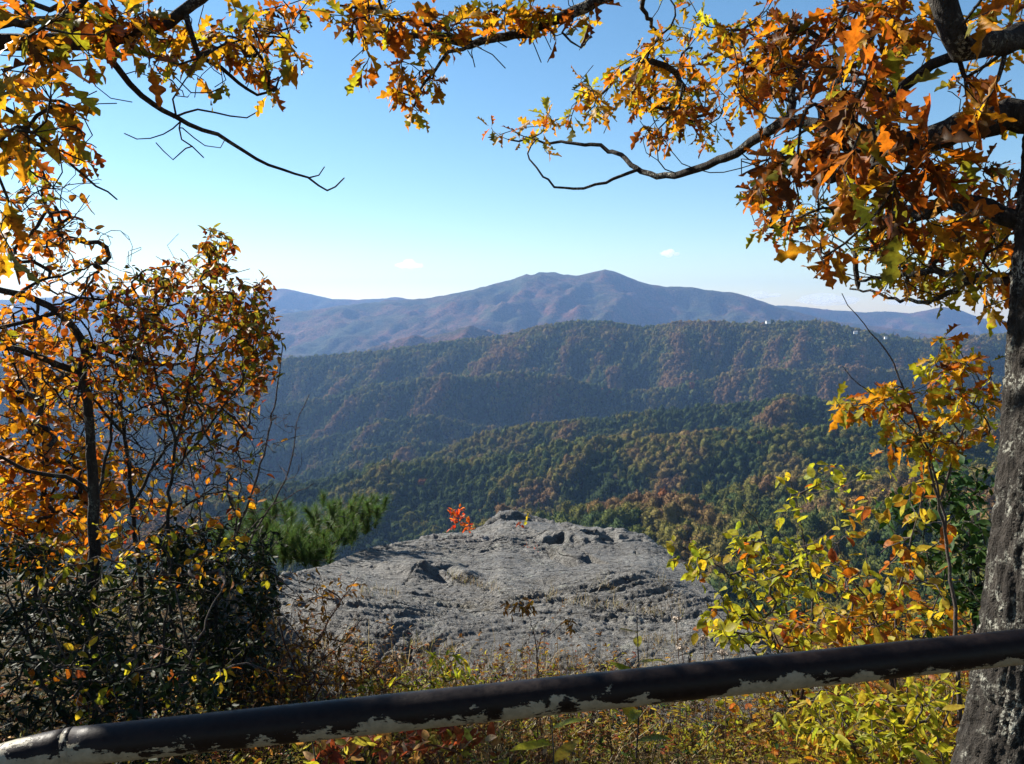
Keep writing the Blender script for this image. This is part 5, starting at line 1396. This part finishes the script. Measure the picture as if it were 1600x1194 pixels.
def grass(name, label, n, area, seed, cols, ln=(.10, .28), pts=None):
    r_ = np.random.default_rng(seed)
    if pts is None:
        x = r_.uniform(area[0], area[1], n); y = r_.uniform(area[2], area[3], n)
        m = fbm(x * 1.3, y * 1.3, None, 2, seed) > -.1; x, y = x[m], y[m]
    else: x, y = pts[:, 0], pts[:, 1]
    z = surf_v(x, y) - .01
    n = len(x); L = r_.uniform(*ln, n); az = r_.uniform(0, 6.28, n); lean = r_.uniform(.1, .9, n)
    d = np.stack([np.cos(az) * lean, np.sin(az) * lean, np.ones(n)], -1); d /= np.linalg.norm(d, axis=1)[:, None]
    w = np.stack([-np.sin(az), np.cos(az), 0 * az], -1) * .0018
    b = np.stack([x, y, z], -1); m_ = b + d * (L * .55)[:, None]; t = b + d * L[:, None] + np.stack([np.cos(az) * lean * L * .5, np.sin(az) * lean * L * .5, -lean * L * .35], -1)
    V = np.stack([b - w, b + w, m_ + w * .7, m_ - w * .7, t], 1).reshape(-1, 3)
    o = np.arange(n) * 5
    Q = np.stack([o, o + 1, o + 2, o + 3], -1); T = np.stack([o + 3, o + 2, o + 4], -1)
    c = np.array(cols)[r_.integers(0, len(cols), n)] * r_.uniform(.7, 1.3, (n, 1))
    ob = mesh_obj(name, V, Q, T, NEEDLE, None, np.repeat(c, 5, 0))
    tag(ob, label, 'grass', kind='stuff')
STRAW = [(.42, .32, .15), (.34, .24, .10), (.28, .26, .07), (.20, .12, .05), (.5, .42, .25)]
grass('grass', 'dry straw and weed stems under and beyond the rail', 11000, (-2.8, 2.8, 2.2, 5.0), 71, STRAW, (.10, .36))
gp = []
for (x0, y0, x1, y1, n) in ((700, 902, 780, 925, 140), (850, 938, 870, 930, 40), (880, 940, 1040, 962, 160), (560, 925, 620, 930, 60), (640, 1010, 720, 1020, 80), (1000, 1000, 1100, 1010, 120), (930, 910, 960, 930, 40), (1030, 900, 1060, 960, 60)):
    for _ in range(n):
        u = rr.uniform(); q = on_rock(x0 + (x1 - x0) * u + rr.normal() * 5, y0 + (y1 - y0) * u + rr.normal() * 3); gp.append(q)
grass('grass', 'dry grass tufts lodged in the cracks of the rock', 0, None, 72, STRAW, (.05, .14), np.array(gp))

# ================================================================ houses far away on the middle ridge, and clouds
def plain(name, col, rough=.7):
    m = NT(name); return m.done(m.bsdf(m.ramp(m.noise(.8, m.pos(), 3), [(0.3, tuple(c * .85 for c in col)), (0.7, col)]), rough, .3))
WHITE, ROOFM, GLASS = plain('white_siding', (.75, .74, .70)), plain('grey_roof', (.30, .29, .28)), plain('window_glass', (.05, .06, .07), .1)
def house(px_, py_, dist, w, dp, h, rot, label):
    q = P(px_, py_, dist)
    base = np.array((q[0], q[1], q[2]))
    root = empty('house', tuple(base), label, 'house'); root.rotation_euler.z = rot
    V, Q = box_mesh('', (-w / 2, -dp / 2, -12), (w / 2, dp / 2, h)); mesh_obj('wall', V, Q, None, WHITE, root, smooth=False)
    o = .8
    V = [(-w / 2 - o, -dp / 2 - o, h), (w / 2 + o, -dp / 2 - o, h), (w / 2 + o, dp / 2 + o, h), (-w / 2 - o, dp / 2 + o, h), (-w / 2 - o, 0, h + dp * .4), (w / 2 + o, 0, h + dp * .4)]
    mesh_obj('roof', V, [(0, 1, 5, 4), (2, 3, 4, 5)], [(0, 4, 3), (1, 2, 5)], ROOFM, root, smooth=False)
    for k in range(4):
        x0 = -w / 2 + w * (k + .3) / 4
        V, Q = box_mesh('', (x0, -dp / 2 - .12, h - 4), (x0 + w / 9, -dp / 2 + .1, h - 1.5)); mesh_obj('window', V, Q, None, GLASS, root, smooth=False)
house(1200, 503, 5200, 30, 14, 5, .3, 'largest white house on the skyline of the middle ridge')
house(1337, 519, 5150, 22, 12, 3, -.2, 'white house among trees right of and below the largest one')
house(1384, 527, 5150, 18, 10, 2, .1, 'small low white house rightmost on the middle ridge')

def cloud(px_, py_, wpx, hpx, seed, label):
    d = 42000.0
    c = P(px_, py_, d); s = d / FPX
    r_ = np.random.default_rng(seed)
    bm = bmesh.new()
    for k in range(9):
        u = r_.uniform(-1, 1)
        m = Matrix.Translation((u * wpx * .38 * s, r_.uniform(-.3, .3) * wpx * s, (abs(r_.normal()) * .25 - .1) * hpx * s * (1 - abs(u)))) @ Matrix.Diagonal((wpx * r_.uniform(.12, .24) * s, wpx * r_.uniform(.15, .25) * s, hpx * r_.uniform(.2, .42) * s * (1.1 - abs(u) * .6), 1))
        bmesh.ops.create_icosphere(bm, subdivisions=3, radius=1, matrix=m)
    for v in bm.verts:
        p = np.array(v.co); f = fbm(p[0:1] / (wpx * s * .12), p[1:2] / (wpx * s * .12), p[2:3] / (hpx * s * .3), 3, seed)[0]
        v.co = v.co * (1 + .12 * f)
    me = bpy.data.meshes.new('cloud'); bm.to_mesh(me); bm.free()
    m = bpy.data.materials.new('cloud'); m.use_nodes = True; m.node_tree.nodes.clear()
    ou = m.node_tree.nodes.new('ShaderNodeOutputMaterial'); pv_ = m.node_tree.nodes.new('ShaderNodeVolumePrincipled')
    pv_.inputs['Color'].default_value = (1, 1, 1, 1); pv_.inputs['Density'].default_value = 1.3 / (wpx * s * .5); pv_.inputs['Anisotropy'].default_value = .4
    m.node_tree.links.new(pv_.outputs[0], ou.inputs['Volume']); me.materials.append(m)
    o = link(bpy.data.objects.new('cloud', me)); o.location = c
    tag(o, label, 'cloud', 'small white clouds near the horizon')
cloud(640, 415, 46, 17, 1, 'small wispy white cloud over the left slope of the mountain')
cloud(1048, 397, 36, 15, 2, 'small bright white cloud right of the summit')
cloud(1290, 470, 110, 26, 3, 'low white cloud bank over the right-hand ridge')
cloud(1190, 463, 60, 12, 4, 'thin flat cloud behind the right shoulder of the mountain')
cloud(1440, 473, 80, 18, 5, 'faint low cloud above the farthest right ridge')
